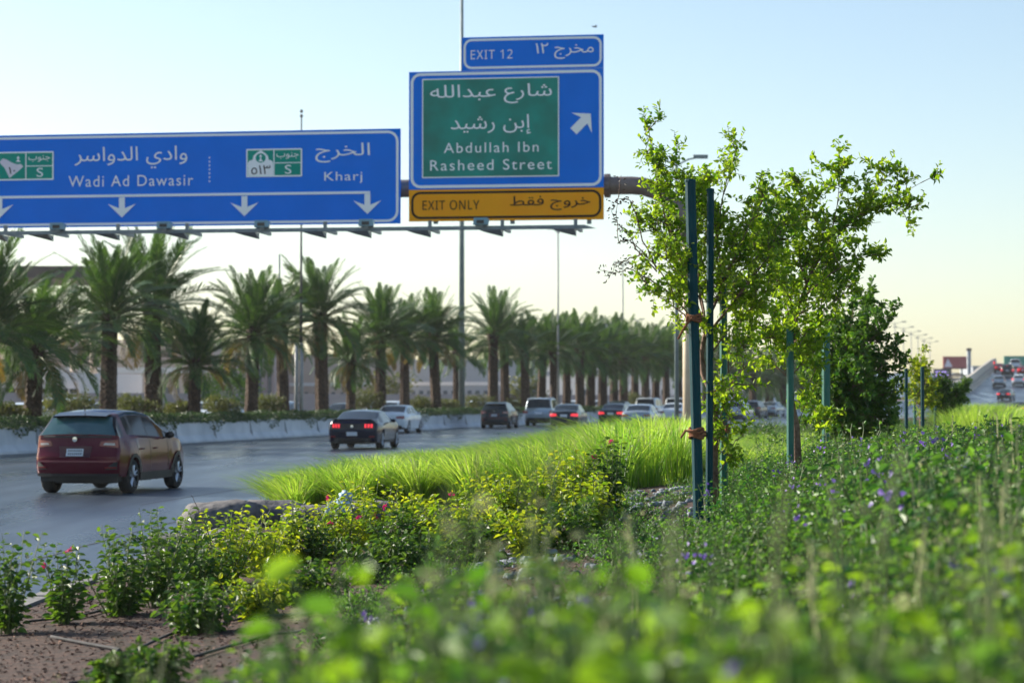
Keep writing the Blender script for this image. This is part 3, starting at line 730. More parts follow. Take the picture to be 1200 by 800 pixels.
        patch('reflector_slot', [(.60, .48), (.80, .48), (.82, .62), (.76, .62)], 'black_plastic', both=True, th=.014)
        patch('bumper_crease', [(-.80, .62), (.80, .62), (.80, .65), (-.80, .65)], 'burgundy_highlight', th=.016)  # crease strip with its highlight painted in as lighter burgundy
        g = G(); lathe(g, [(.0, 0), (.045, 0), (.05, .012), (.0, .014)], 16, 'z'); o = g.build('badge', 'chrome', t); o.rotation_euler = (0, -PI/2, 0); o.location = (.028-x0, 0, 1.06)
        g = G(); tube(g, [(0, 0, 0), (0, .16, .0), (.03, .42, .04)], [.014, .012, .008], 5); o = g.build('wiper', 'black_plastic', t); o.location = (.075-x0, -.25, 1.15)
        # roof spoiler and antenna
        g = G(); grid(g, [[(x, y*(1-.05*abs(y)), z_-.05*y*y) for y in np.linspace(-.56, .56, 9)] for x, z_ in ((.26-x0, 1.49), (.25-x0, 1.52), (.62-x0, 1.59))]); grid(g, [[(x, y*(1-.05*abs(y)), z_-.05*y*y) for y in np.linspace(-.56, .56, 9)] for x, z_ in ((.26-x0, 1.49), (.50-x0, 1.48))], flip=True); g.build('spoiler', roof or pm, t)
        g = G(); tube(g, [(.55-x0, 0, 1.6), (.47-x0, 0, 1.72)], [.012, .004], 5); g.build('antenna', 'black_plastic', t)
        # sill and arch cladding
        patch('side_sill', [(1.24, .25), (3.10, .25), (3.10, .40), (1.24, .40)], 'black_plastic', side='side', both=True, nx=8, th=.012)
        for s in (-1, 1):
            for xw in S['wx']:
                g = G(); PP = []
                for k in range(15):
                    a = PI*k/14; PP.append([(dfm(xw+rr_*math.cos(a), hw)-x0, s*(wf(xw+rr_*math.cos(a), .5, False)+.02), max(.25, zw+rr_*math.sin(a))) for rr_ in (ra-.01, ra+.065)])
                grid(g, PP, flip=s > 0); g.build('arch_cladding', 'black_plastic', t)
        # chrome door handles
        for s in (-1, 1):
            for xh in (1.2, 2.0):
                g = G(); tube(g, [(0, s*.0, 0), (.03, s*.03, 0), (.15, s*.03, 0), (.18, 0, 0)], .014, 5); o = g.build('door_handle', pm, t); o.location = (xh-x0, s*(wf(xh, .86, False)), .86)
    elif kind == 'coupe' and lod == 0:
        patch('rear_panel', [(-.82, .72), (.82, .72), (.80, .93), (-.80, .93)], 'black_plastic', th=.012)
        for k in range(3):
            a = .46 + k*.105
            patch('tail_lamp', [(a, .79), (a+.06, .79), (a+.06, .92), (a, .92)], 'lamp_lit', both=True, th=.03)
        patch('number_plate', [(-.19, .5), (.19, .5), (.19, .64), (-.19, .64)], 'plate', th=.03)
        patch('bumper_trim', [(-.7, .30), (.7, .30), (.66, .42), (-.66, .42)], 'black_plastic', th=.012)
        patch('reflector', [(.62, .44), (.8, .44), (.8, .49), (.62, .49)], 'lamp_red', both=True, th=.016)
        g = G(); lathe(g, [(.0, 0), (.05, 0), (.055, .012), (.0, .014)], 14, 'z'); o = g.build('badge', 'chrome', t); o.rotation_euler = (0, -PI/2, 0); o.location = (.0-x0, 0, .83)
        g = G(); box(g, .06-x0, .22-x0, -.72, .72, 1.075, 1.10); g.build('spoiler', pm, t)
        patch('side_sill', [(1.45, .25), (3.3, .25), (3.3, .33), (1.45, .33)], 'black_plastic', side='side', both=True, nx=8, th=.012)
        for yy_ in (-.55, .55):
            g = G(); lathe(g, [(.05, 0), (.055, .0), (.055, .15)], 12, 'z'); o = g.build('exhaust_pipe', 'chrome', t); o.rotation_euler = (0, PI/2, 0); o.location = (.02-x0, yy_, .31)
    elif kind == 'sedan':
        patch('tail_lamp', [(.42, .79), (.84, .76), (.83, .92), (.45, .90)], lm, both=True, th=.025)
        patch('number_plate', [(-.2, .72 if lod else .74), (.2, .74), (.2, .87), (-.2, .87)], 'plate', th=.022)
        patch('bumper_trim', [(-.7, .30), (.7, .30), (.68, .42), (-.68, .42)], 'black_plastic', th=.012)
    else:
        patch('tail_lamp', [(.62*hw/.88, .86), (.94*hw/.88, .84), (.94*hw/.88, 1.06), (.66*hw/.88, 1.02)], lm, both=True, th=.03)
        patch('number_plate', [(-.22, .80), (.22, .80), (.22, .93), (-.22, .93)], 'plate', th=.025)
        patch('bumper_trim', [(-.76, .40), (.76, .40), (.78, .56), (-.78, .56)], 'black_plastic', th=.014)
    patch('headlamp', [(.48*hw, .64), (.86*hw, .66), (.84*hw, .78), (.48*hw, .74)], 'lamp_clear', side='front', both=True, th=.012)
    patch('grille', [(-.42, .40), (.42, .40), (.46, .60), (-.46, .60)], 'black_plastic', side='front', th=.012)
    if lit: patch('brake_light', [(-.14, S['top'][0][1]-.05 if kind != 'sedan' else 1.04), (.14, S['top'][0][1]-.05 if kind != 'sedan' else 1.04), (.14, S['top'][0][1]-.02 if kind != 'sedan' else 1.06), (-.14, S['top'][0][1]-.02 if kind != 'sedan' else 1.06)], 'lamp_lit', th=.03)
    for s in (-1, 1):                                   # mirrors
        xm = S['sg'][-1][1]-.15; g = G()
        vs_ = []
        for k, sx in enumerate((0, .12)):
            for a in range(8):
                an = 2*PI*a/8; q = 1 if k == 0 else .75
                vs_.append((xm-x0+sx, s*(hw*.93+.13+.10*math.cos(an)*q), S['belt']+.06+.07*math.sin(an)*q))
        g.add(vs_, [(a, (a+1) % 8, 8+(a+1) % 8, 8+a) for a in range(8)], [(0, i+1, i) for i in range(1, 7)]+[(8, 8+i, 9+i) for i in range(1, 7)])
        tube(g, [(xm-x0+.06, s*hw*.9, S['belt']), (xm-x0+.06, s*(hw*.93+.1), S['belt']+.03)], .02, 5)
        g.build('wing_mirror', 'black_plastic' if kind == 'suv' else pm, t, smooth=True)
    if kind == 'big':
        for s in (-1, 1):
            g = G(); tube(g, [(.7-x0, s*.62, 1.84), (.8-x0, s*.62, 1.9), (2.7-x0, s*.62, 1.89), (2.8-x0, s*.62, 1.81)], .02, 5); g.build('roof_rail', 'galv', t)
    if lod == 0:                                        # door shut lines
        for s in (-1, 1):
            for xd in ([1.05, 1.82, 2.85] if kind == 'suv' else [1.62, 2.98] if kind == 'coupe' else []):
                g = G(); PP = []
                for k in range(8):
                    z_ = .42+(S['belt']-.42)*k/7; xx = xd + (.12 if xd < 1.1 else 0)*(1-k/7) + (.25*max(0, .6-k/7) if xd < 1.1 else 0)
                    PP.append([(dfm(xx+e, hw)-x0, s*(wf(xx, z_, False)+.004), z_) for e in (-.007, .007)])
                grid(g, PP, flip=s < 0); g.build('door_gap', 'black_plastic', t)
    return t
M['recess_shade'] = mat('burgundy_recess_shade', (.05, .006, .012), .4, c2=(.07, .008, .016), scale=3)  # darker burgundy: shade round the plate put into the colour
M['burgundy_highlight'] = mat('burgundy_crease_highlight', (.16, .02, .035), .25, .3, c2=(.2, .03, .045), scale=2, coat=1.)  # lighter burgundy: highlight along the bumper crease put into the colour
burg = paint('paint_burgundy', (.085, .002, .014), metal=.1)
black = paint('paint_black', (.008, .009, .013)); white = paint('paint_white', (.62, .68, .74), metal=0.); silver = paint('paint_silver', (.32, .38, .44), metal=.4)
dgrey = paint('paint_dark_grey', (.03, .04, .05)); blue = paint('paint_blue', (.04, .09, .2)); blue_black = paint('paint_blue_black', (.008, .012, .03)); redp = paint('paint_red', (.4, .02, .02))
def car_at(kind, px, py, label, pm, hd=None, **kw):
    """px, py: centre of the car's shadow on the road"""
    z = kw.pop('zz', 0.); d = ray(px, py); Y = kw.pop('Y', None) or (CAMZ-z)/(-d.z/d.y)
    X = d.x/d.y*Y; return make_car(kind, label, pm, X, Y, R(hd) if hd is not None else heading(Y), z, **kw)
car_at('suv', 134, 574, 'dark red compact crossover with black roof on the near left of the road', burg, 11, roof=black, body='red_crossover', glassm='glass_teal')
car_at('coupe', 428, 525, 'black two-door coupe with three red bars in each tail lamp', blue_black, 8.0, body='black_coupe')
car_at('sedan', 467, 507, 'white sedan just beyond the black coupe', white, 10.5, lod=0)
G1 = 'cars further up the road'
car_at('suv', 586, 501.5, 'dark crossover with lit red lamps left of the silver wagon', dgrey, 9.5, lit=True, body='dark_crossover', group=G1)
car_at('big', 637, 499, 'silver boxy wagon between the dark crossover and the dark sedan', silver, 9, body='silver_wagon', group=G1)
car_at('sedan', 667, 502, 'dark sedan with bright brake lights right of the silver wagon', dgrey, 9.5, lit=True, group=G1, lod=1)
car_at('sedan', 722, 498, 'dark sedan behind the grass tops, left of the silver sedan', dgrey, 12, lit=True, group=G1, lod=1)
car_at('sedan', 752, 503, 'silver grey sedan with dark rear just above the grass tops', silver, 12, group=G1, lod=1)
car_at('suv', 728, 493, 'dark hatchback beyond the cars above the grass tops', dgrey, 14, group=G1, lod=1, body='dark_hatchback')
car_at('big', 762, 492, 'white SUV behind the silver grey sedan', white, 14, group=G1, lod=1, body='white_wagon')
car_at('sedan', 792, 496, 'white sedan just left of the green tree stake', white, 14, group=G1, lod=1)
car_at('big', 797, 491, 'white wagon with dark rear glass beyond the white sedan by the stake', white, 16, group=G1, lod=1, body='white_wagon')
car_at('suv', 866, 494, 'pale hatchback seen between the tree trunk and its leaves', silver, 18, group=G1, lod=1, body='pale_hatchback')
car_at('suv', 884, 490, 'grey crossover right of the pale hatchback behind the leaves', dgrey, 18, group=G1, lod=1, body='grey_crossover')
car_at('sedan', 905, 488, 'silver car right of the grey crossover behind the leaves', silver, 20, group=G1, lod=1)
car_at('sedan', 926, 486, 'blue car behind the second pair of stakes', blue, 20, group=G1, lod=1)
G2 = 'cars climbing the distant ramp'
for px, Y, k, m_, lit_, lab in [(1196, 235, 'sedan', black, True, 'black sedan at the right edge below the ramp'), (1179, 300, 'sedan', dgrey, True, 'dark sedan with red lamps at the foot of the ramp'),
        (1171, 335, 'suv', silver, False, 'silver blue hatchback left of the white car on the ramp'), (1194, 338, 'suv', white, True, 'white hatchback at the right edge halfway up the ramp'),
        (1181, 368, 'big', dgrey, True, 'dark wagon with red lamps near the top of the ramp'), (1199, 372, 'sedan', redp, True, 'red sedan at the right edge near the top of the ramp'), (1172, 385, 'sedan', redp, True, 'red car beside the parapet near the top of the ramp'), (1190, 400, 'big', white, False, 'white wagon at the crest of the ramp')]:
    make_car(k, lab, m_, (px-600)/F*Y, Y, heading(Y), roadz(Y), lod=1, lit=lit_, group=G2)
G3 = 'vehicles beyond the palms'
pk = [(20, 0, white), (72, 1, white), (116, 0, white), (243, 0, white), (262, 2, white), (308, 0, silver), (330, 0, silver), (402, 2, dgrey), (427, 0, white), (458, 0, white), (532, 0, silver), (556, 0, white), (575, 2, white), (600, 0, white), (640, 0, silver), (668, 0, white), (700, 0, white), (735, 0, silver)]
between = {20: 'at the far left edge', 72: 'left of the trailer', 116: 'behind the palm above the red car', 243: 'right of the low spreading palm', 262: 'behind the bushes by the knobbly palm', 308: 'right of the knobbly palm trunk', 330: 'behind the slim palm', 402: 'just right of the spiky palm', 427: 'above the black coupe roof', 458: 'above the white sedan roof', 532: 'behind the tall grey mast', 556: 'right of the tall grey mast', 575: 'behind the fan-crowned palm', 600: 'above the dark crossover', 640: 'above the silver wagon', 668: 'above the dark sedan with brake lights', 700: 'right of the dark sedan', 735: 'far off behind the hazy palms'}
for px, k, m_ in pk:
    X, Y = row_pos(px, 13+3*(px % 2))
    make_car(('suv', 'big', 'sedan')[k], '%s beyond the median %s' % ({0: 'pale hatchback', 1: 'white wagon', 2: 'saloon car'}[k], between[px]), m_, X, Y, heading(Y)+PI, .0+roadz(Y)*.9, lod=1, group=G3, body='oncoming_car')
# trailer truck and van beyond the palms
X, Y = row_pos(100, 38); t = thing('box_trailer', 'long pale box trailer parked beyond the two leftmost palm trunks', 'trailer', (X, Y, 0), -heading(Y))
g = G(); box(g, -1.3, 1.3, -7, 7, 1.1, 3.7); g.build('box_body', 'white_render', t); g = G(); box(g, -1.1, 1.1, -6.8, 6.8, .8, 1.1); g.build('chassis', 'black_plastic', t)
for yy_ in (-5.4, -4.2, 4.6):
    for s in (-1, 1): g = G(); lathe(g, [(.1, -.15), (.5, -.15), (.5, .15), (.1, .15)], 16, 'z'); o = g.build('wheel', 'tyre', t); o.rotation_euler = (0, PI/2, 0); o.location = (s*1.0, yy_, .5)
X, Y = row_pos(30, 34); t = thing('bus', 'pale bus with dark windscreen beyond the leftmost palms', 'bus', (X, Y, 0), -heading(Y))
g = G(); box(g, -1.25, 1.25, -5.5, 5.5, .4, 3.0); g.build('body', 'white_render', t)
for k in range(7):
    for s in (-1, 1): g = G(); box(g, s*1.24, s*1.27, -5+k*1.5, -3.75+k*1.5, 1.5, 2.5); g.build('window', 'glass', t)
g = G(); box(g, -1.1, 1.1, -5.53, -5.49, 1.3, 2.6); g.build('windscreen', 'glass', t)
for yy_ in (-3.8, 3.6):
    for s in (-1, 1): g = G(); lathe(g, [(.1, -.14), (.48, -.14), (.48, .14), (.1, .14)], 16, 'z'); o = g.build('wheel', 'tyre', t); o.rotation_euler = (0, PI/2, 0); o.location = (s*1.15, yy_, .48)

# ================================================================== SIGNS AND GANTRY
TH = R(8.5); GY = 69.; ud = Vector((math.cos(TH), -math.sin(TH), 0)); nd = Vector((math.sin(TH), math.cos(TH), 0))
def uv(px, py, dy=0.):
    d = ray(px, py); G0 = Vector((0, GY, 0)) + nd*dy
    t_ = G0.dot(nd)/(d.dot(nd)); P_ = d*t_ + Vector((0, 0, CAMZ)); Q = P_ - Vector((G0.x, G0.y, 0)); return Q.dot(ud), P_.z
def sign_root(name, label, cat, px):
    u0 = uv(px, 200)[0]; P_ = Vector((0, GY, 0)) + ud*u0
    t = thing(name, label, cat, (P_.x, P_.y, 0), -TH); t['u0'] = u0; return t
def bx_px(t, x0, y0, x1, y1):  # pixel box -> local box (xl, xr, zb, zt)
    ym, xm = (y0+y1)/2, (x0+x1)/2; u0 = t['u0']
    return uv(x0, ym)[0]-u0, uv(x1, ym)[0]-u0, uv(xm, y1)[1], uv(xm, y0)[1]
def rrect(x0, x1, z0, z1, r, n=6):
    out = []
    for cx, cz, a0 in ((x1-r, z1-r, 0), (x0+r, z1-r, 90), (x0+r, z0+r, 180), (x1-r, z0+r, 270)):
        for k in range(n+1): a = R(a0+90*k/n); out.append((cx+r*math.cos(a), cz+r*math.sin(a)))
    return out
def ringp(t, bx_, r, wd, y, m, name='border'):
    x0, x1, z0, z1 = bx_; A = rrect(x0, x1, z0, z1, r); B = rrect(x0+wd, x1-wd, z0+wd, z1-wd, max(.01, r-wd)); n = len(A)
    g = G(); g.add([(x, y, z) for x, z in A+B], [(i, (i+1) % n, n+(i+1) % n, n+i) for i in range(n)]); return g.build(name, m, t)
def polyp(t, pts, y, m, name):
    n = len(pts); tr = [tuple(f) for f in delaunay_2d_cdt([Vector(p) for p in pts], [(i, (i+1) % n) for i in range(n)], [], 1, 1e-6)[2]]
    # keep only the inside
    vs, es, fs, *_ = delaunay_2d_cdt([Vector(p) for p in pts], [], [list(range(n))], 1, 1e-6)
    g = G(); g.add([(v[0], y, v[1]) for v in vs], t=[f for f in fs if len(f) == 3]); return g.build(name, m, t)
def txt(t, s, x0, y0, x1, y1, m='sign_white', y=-.055, off=.012, sp=1.): 
    b = bx_px(t, x0, y0, x1, y1); return place_text(s, b[0], b[1], b[2], b[3], y, m, t, off, sp)
def panel(t, b, m, y0=-.03, y1=.02, name='panel'):
    g = G(); box(g, b[0], b[1], y0, y1, b[2], b[3]); return g.build(name, m, t)
def darrow(t, px, py_top, py_tip, wpx):
    c = bx_px(t, px-wpx/2, py_top, px+wpx/2, py_tip); w2 = (c[1]-c[0])/2; cx = (c[0]+c[1])/2; h = c[3]-c[2]
    pts = [(0, 0), (1, .68), (.21, .46), (.21, 1), (-.21, 1), (-.21, .46), (-1, .68)]
    return polyp(t, [(cx+a*w2, c[2]+b*h) for a, b in pts], -.056, 'sign_white', 'arrow')
# --- left overhead sign
t = sign_root('overhead_sign', 'wide blue overhead direction sign for Wadi Ad Dawasir and Kharj with four white down arrows', 'road sign', 200)
b = bx_px(t, -66, 155.5, 469.5, 265); panel(t, b, 'sign_blue')
ringp(t, (b[0]+.05, b[1]-.06, b[2]+.05, b[3]-.06), .33, .075, -.034, 'sign_white')
L0 = bx_px(t, -66, 227.5, 434, 230.5); g = G(); box(g, L0[0]+.3, L0[1], -.05, -.034, L0[2], L0[3]); g.build('divider_line', 'sign_white', t)
for px, dy in ((0, 1.0), (143.5, 0), (287, -1.5), (431, -4)): darrow(t, px, 231.5+dy, 255+dy, 33)
txt(t, ar('وادي الدواسر'), 88, 172, 220, 198, off=.03)
txt(t, 'Wadi Ad Dawasir', 81, 205.5, 227, 218.5, off=.022, sp=1.15)
txt(t, ar('الخرج'), 370, 168, 434, 190.5, off=.03)
txt(t, 'Kharj', 380.5, 201.5, 425, 215, off=.022, sp=1.1)
for k in range(7):
    c = bx_px(t, 245.2, 184+k*4.6, 246.6, 186+k*4.6); g = G(); box(g, c[0], c[1], -.045, -.034, c[2], c[3]); g.build('rivet', 'sign_white', t)
def route(t, x0, y0, x1, y1, split):
    b = bx_px(t, x0, y0, x1, y1); panel(t, b, 'sign_teal', -.048, -.034, 'route_shield'); ringp(t, b, .03, .045, -.051, 'sign_white')
    for a in ((split-.6, y0, split+.6, y1), (split, (y0+y1)/2-.5, x1, (y0+y1)/2+.5)):
        c = bx_px(t, *a); g = G(); box(g, c[0], c[1], -.054, -.049, c[2], c[3]); g.build('divider_line', 'sign_white', t)
    w_ = x1-split; txt(t, ar('جنوب'), split+3, y0+4.5, x1-4, y0+12, off=.015)
    txt(t, 'S', split+w_*.39, y0+19, split+w_*.62, y0+29.5, off=.01)
route(t, 289, 174.5, 354.5, 207.5, 321.5)
def pxpoly(t, P_, y, m, name): return polyp(t, [(uv(a, c)[0]-t['u0'], uv(a, c)[1]) for a, c in P_], y, m, name)
arch_ = [(291, 206), (291, 191), (293, 188.5), (296.5, 187.5), (297.5, 183), (301, 179.5), (306, 176.5), (311, 179.5), (314.5, 183), (315.5, 187.5), (319, 188.5), (320.6, 191), (320.6, 206)]
pxpoly(t, arch_, -.052, 'sign_white', 'shield_emblem')
pxpoly(t, [(306+6*math.cos(a), 185.5+5.5*math.sin(a)) for a in np.linspace(0, 2*PI, 17)[:-1]], -.055, 'sign_teal', 'emblem_disc')
pxpoly(t, [(306, 181), (308, 184), (306.6, 184), (306.8, 187), (309, 189.5), (303, 189.5), (305.2, 187), (305.4, 184), (304, 184)], -.058, 'sign_white', 'palm_emblem')
txt(t, '٥١٣', 295, 194, 317.5, 204.5, 'sign_black', y=-.058, off=.03)
route(t, -2, 178, 63.5, 211.5, 31)
pxpoly(t, [(0, 190), (4, 186), (9, 187.5), (14, 190.5), (20, 193), (25, 192.5), (28, 195.5), (23, 200), (12, 209), (9, 203), (6, 197), (1, 192)], -.052, 'sign_pink', 'shield_emblem')
pxpoly(t, [(22, 183), (24, 186), (22.6, 186), (22.8, 188), (25, 190), (19, 190), (21.2, 188), (21.4, 186), (20, 186)], -.053, 'sign_white', 'palm_emblem')
txt(t, '١٠', 11, 196, 19, 204, 'sign_black', y=-.058, off=.03)
# --- exit sign
t = sign_root('exit_sign', 'tall blue exit 12 sign with green street panel and yellow EXIT ONLY strip', 'road sign', 594)
b = bx_px(t, 479.5, 82.5, 707.5, 221); panel(t, b, 'sign_blue'); main = b
ringp(t, (b[0]+.05, b[1]-.05, b[2]+.04, b[3]-.04), .30, .085, -.034, 'sign_white')
tb = bx_px(t, 541.5, 42.5, 707.5, 81); tb = (tb[0], main[1], main[3]+.01, tb[3]); panel(t, tb, 'sign_blue', name='exit_tab')
ringp(t, (tb[0]+.05, tb[1]-.05, tb[2]+.04, tb[3]-.05), .25, .07, -.034, 'sign_white')
yb = bx_px(t, 479.5, 221, 707.5, 258.5); yb = (main[0], main[1], yb[2], main[2]-.01); panel(t, yb, 'sign_yellow', name='exit_only_strip')
ringp(t, (yb[0]+.07, yb[1]-.07, yb[2]+.07, yb[3]-.06), .28, .07, -.034, 'sign_black')
gb = bx_px(t, 495, 91.5, 655.5, 208); panel(t, gb, 'sign_green', -.05, -.033, 'street_panel'); ringp(t, (gb[0]-.0, gb[1], gb[2], gb[3]), .02, .035, -.054, 'sign_white')
txt(t, ms('EXIT 12'), 552, 59, 601, 69.5, off=.035, sp=1.15)
txt(t, '١٢ '+ar('مخرج'), 628, 50.5, 696, 69.5, off=.03)
txt(t, ar('شارع عبدالله'), 504.5, 99, 647, 122, off=.03, y=-.06)
txt(t, ar('إبن رشيد'), 528.5, 135, 622.5, 158, off=.03, y=-.06)
txt(t, 'Abdullah Ibn', 520.5, 167, 631.5, 179, off=.02, sp=1.2, y=-.06)
txt(t, 'Rasheed Street', 504.5, 187, 647, 199.5, off=.02, sp=1.2, y=-.06)
txt(t, ms('EXIT ONLY'), 495.5, 235, 562, 246, 'sign_black', off=.045, sp=1.1, y=-.045)
txt(t, ar('خروج فقط'), 598, 229.5, 692, 246.5, 'sign_black', off=.04, y=-.045)
pts = [(0, 0), (.62, .55), (.19, .40), (.19, 1.05), (-.19, 1.05), (-.19, .40), (-.62, .55)]
c0 = uv(692.5, 133.5); a = R(-45); k = 1.0
polyp(t, [(c0[0]-t['u0']+(-1)*(x*math.cos(R(45))*k*.7 + z*math.sin(R(45))*k*.7), c0[1]+(x*math.sin(R(45))*k*.7 - z*math.cos(R(45))*k*.7)) for x, z in pts], -.045, 'sign_white', 'arrow')
# --- gantry tube and leg
t = thing('sign_gantry', 'round steel sign gantry with curved corner and leg rising behind the planting', 'gantry', (0, GY, 0), -TH)
zt = uv(720, 216)[1]; r_ = .27
ul = uv(807, 420, .45)[0]; ra = 1.7; ur = uv(480, 215, .45)[0]
pts = [(-26, .45, zt), (-10, .45, zt), (0, .45, zt), (ul-ra, .45, zt)] + [(ul-ra+ra*math.sin(a), .45, zt-ra+ra*math.cos(a)) for a in np.linspace(.2, PI/2, 7)]
g = G(); tube(g, pts, r_, 18); g.build('beam', 'tube', t, smooth=True)
g = G(); tube(g, [(ul, .45, zt-ra), (ul, .45, 0)], [.17, .18], 16); g.build('leg', 'post_beige', t, smooth=True)
g = G(); tube(g, [(-24, .45, zt), (-25.7, .45, zt-1.7), (-25.7, .45, 0)], [.27, .27, .27], 14); g.build('leg', 'post_beige', t, smooth=True)
uf = uv(712, 215, .45)[0]
g = G(); tube(g, [(uf-.08, .45, zt), (uf+.08, .45, zt)], .36, 18); g.build('flange', 'tube', t)
for px in (20, 130, 240, 350, 440, 510, 600, 690):
    u = uv(px, 200)[0]; g = G(); box(g, u-.06, u+.06, .03, .2, uv(px, 262)[1], uv(px, 170 if px < 470 else 90)[1]); g.build('bracket', 'galv', t)
# --- light rail below the signs
dyr = -1.3
def rl(px, py): return uv(px, py, dyr)
t = thing('light_rail', 'thin grey floodlight rail hung just below both blue signs', 'rail', (0, GY, 0), -TH)
zr = (rl(350, 270.5)[1]+rl(650, 265)[1])/2
u0, u1 = rl(-90, 270)[0], rl(699, 262)[0]
g = G(); box(g, u0, u1-.35, dyr-.07, dyr+.07, zr-.055, zr+.055)
g.add([(u1-.35, dyr-.07, zr-.055), (u1-.35, dyr-.07, zr+.055), (u1-.35, dyr+.07, zr-.055), (u1-.35, dyr+.07, zr+.055), (u1, dyr, zr-.05)], t=[(0, 4, 1), (2, 3, 4), (0, 2, 4), (1, 4, 3)])
g.build('beam', 'galv', t)
for px in (5, 59, 137, 218, 301, 380, 433, 503, 588, 674):
    u = rl(px, 268)[0]; g = G(); box(g, u-.05, u+.05, dyr+.075, dyr+.16, zr-.05, zr+.24); box(g, u-.04, u+.04, dyr+.075, .3, zr-.05, zr+.04); g.build('hanger', 'galv', t)
    g = G(); g.add([(u, dyr-.3, zr-.07), (u, dyr+.3, zr-.07), (u, dyr+.3, zr-.25), (u-.65, dyr-.3, zr-.07), (u-.65, dyr+.3, zr-.07), (u-.5, dyr+.3, zr-.12)], [(0, 1, 4, 3), (0, 3, 5, 2), (1, 2, 5, 4)], [(0, 2, 1), (3, 4, 5)]); g.build('gusset', 'galv', t)
fl = {70: 'at the left end under the Wadi Ad Dawasir sign', 195: 'under the end of the words Wadi Ad Dawasir', 309: 'under the route 513 shield', 431: 'under the Kharj arrow', 565: 'under the yellow EXIT ONLY strip'}
for px, lab in fl.items():
    u = rl(px, 268)[0]; P_ = Vector((0, GY, 0)) + ud*u + nd*(dyr-.15)
    t = thing('sign_floodlight', 'small floodlight on the grey rail ' + lab, 'floodlight', (P_.x, P_.y, zr+.06), -TH, 'floodlights on the sign rail')
    g = G(); g.add([(-.23, -.12, .02), (.23, -.12, .02), (.18, .14, .0), (-.18, .14, .0), (-.2, -.16, .22), (.2, -.16, .22), (.23, .09, .18), (-.23, .09, .18)], [(0, 1, 5, 4), (1, 2, 6, 5), (2, 3, 7, 6), (3, 0, 4, 7), (0, 3, 2, 1), (4, 5, 6, 7)]); g.build('housing', 'lamp_glass', t)
    g = G(); box(g, -.12, .10, -.16, -.14, .05, .15); g.build('lamp', 'lamp_dark', t)
    g = G(); box(g, -.06, .06, -.05, .22, -.055, .02); g.build('bracket', 'galv', t)

# ================================================================== POLES
def pole(name, label, px, Y, ytop, rb, rt, m, extra=None, base=0., cat='pole', group=None):
    c = at(px, 466, Y); top = at(px, ytop, Y).z; t = thing(name, label, cat, (c.x, Y, base), 0, group); h = top-base
    g = G(); tube(g, [(0, 0, -.1), (0, 0, h*.5), (0, 0, h)], [rb, (rb+rt)/2, rt], 12); g.build('shaft', m, t, smooth=True)
    g = G(); tube(g, [(0, 0, 0), (0, 0, .5)], [rb*1.5, rb*1.2], 8); g.build('base', m, t); return t, h
t, h = pole('high_mast', 'tall grey green lighting mast running off the top of the picture', 541, 157, -60, .22, .09, 'pole', base=.5, cat='light mast')
g = G()
for k in range(8): a = k*PI/4; tube(g, [(0, 0, h-.3), (math.cos(a)*1.2, math.sin(a)*1.2, h-.2)], .05, 5); box(g, math.cos(a)*1.2-.25, math.cos(a)*1.2+.25, math.sin(a)*1.2-.25, math.sin(a)*1.2+.25, h-.4, h-.15)
g.build('lamp_ring', 'lamp_dark', t)
t, h = pole('camera_mast', 'slim dark mast with two small knobs, standing over the blue route sign', 352.5, 122, 136, .09, .035, 'lamp_dark', base=.5, cat='mast')
for dz in (0, .25): g = G(); lathe(g, [(0, h+dz-.1), (.08, h+dz-.06), (.09, h+dz), (.06, h+dz+.08), (0, h+dz+.1)], 10); g.build('camera', 'lamp_dark', t)
for px, lab in ((347.3, 'left pale post of the pair between the palms'), (353.2, 'right pale post of the pair between the palms')):
    pole('pale_post', lab, px, 120, 402, .10, .09, 'pale_pole', base=.4, cat='post', group='pale posts between the palms')
pole('lamp_post', 'thin grey pole behind the palms left of the pale twin posts', 327, 126, 298, .09, .05, 'pole', base=.5)
def double_lamp(label, px, Y, ytop, m='pale_pole', arm=1.4, base=0., r=.1):
    t, h = pole('street_lamp', label, px, Y, ytop, r, r*.55, m, base=base, cat='street lamp', group='street lamps')
    for s in (-1, 1):
        g = G(); tube(g, [(0, 0, h-.35), (s*arm*.5, 0, h-.1), (s*arm, 0, h)], .035, 6); g.build('arm', m, t)
        g = G(); box(g, s*arm-.3, s*arm+.3, -.13, .13, h-.06, h+.08); g.build('lamp_head', 'lamp_dark' if m == 'lamp_dark' else m, t)
    return t
double_lamp('dark double-arm street lamp poking out of the top of the staked tree', 793, 95, 184, 'pole', 1.0)
for px, ty, Y, lab in ((654, 268, 175, 'faint tall lamp pole left of the staked tree, behind the exit sign rail'), (730, 308, 200, 'faint lamp pole between the exit sign and the staked tree'), (747, 374, 260, 'short faint lamp pole just left of the green stake')):
    double_lamp(lab, px, Y, ty, 'pale_pole', .5)
lamps = [(1012, 352), (1026, 361), (1038, 371), (1049, 377), (1059, 383), (1068, 388), (1076, 392), (1083, 396), (1090, 400)]
for i, (px, ty) in enumerate(lamps): 
    Y = 10.1*F/(466-ty); double_lamp('pale double-arm street lamp, %s from the left in the receding row above the dark tree' % ordn[i], px, Y, ty, 'pale_pole', 1.2, base=0)

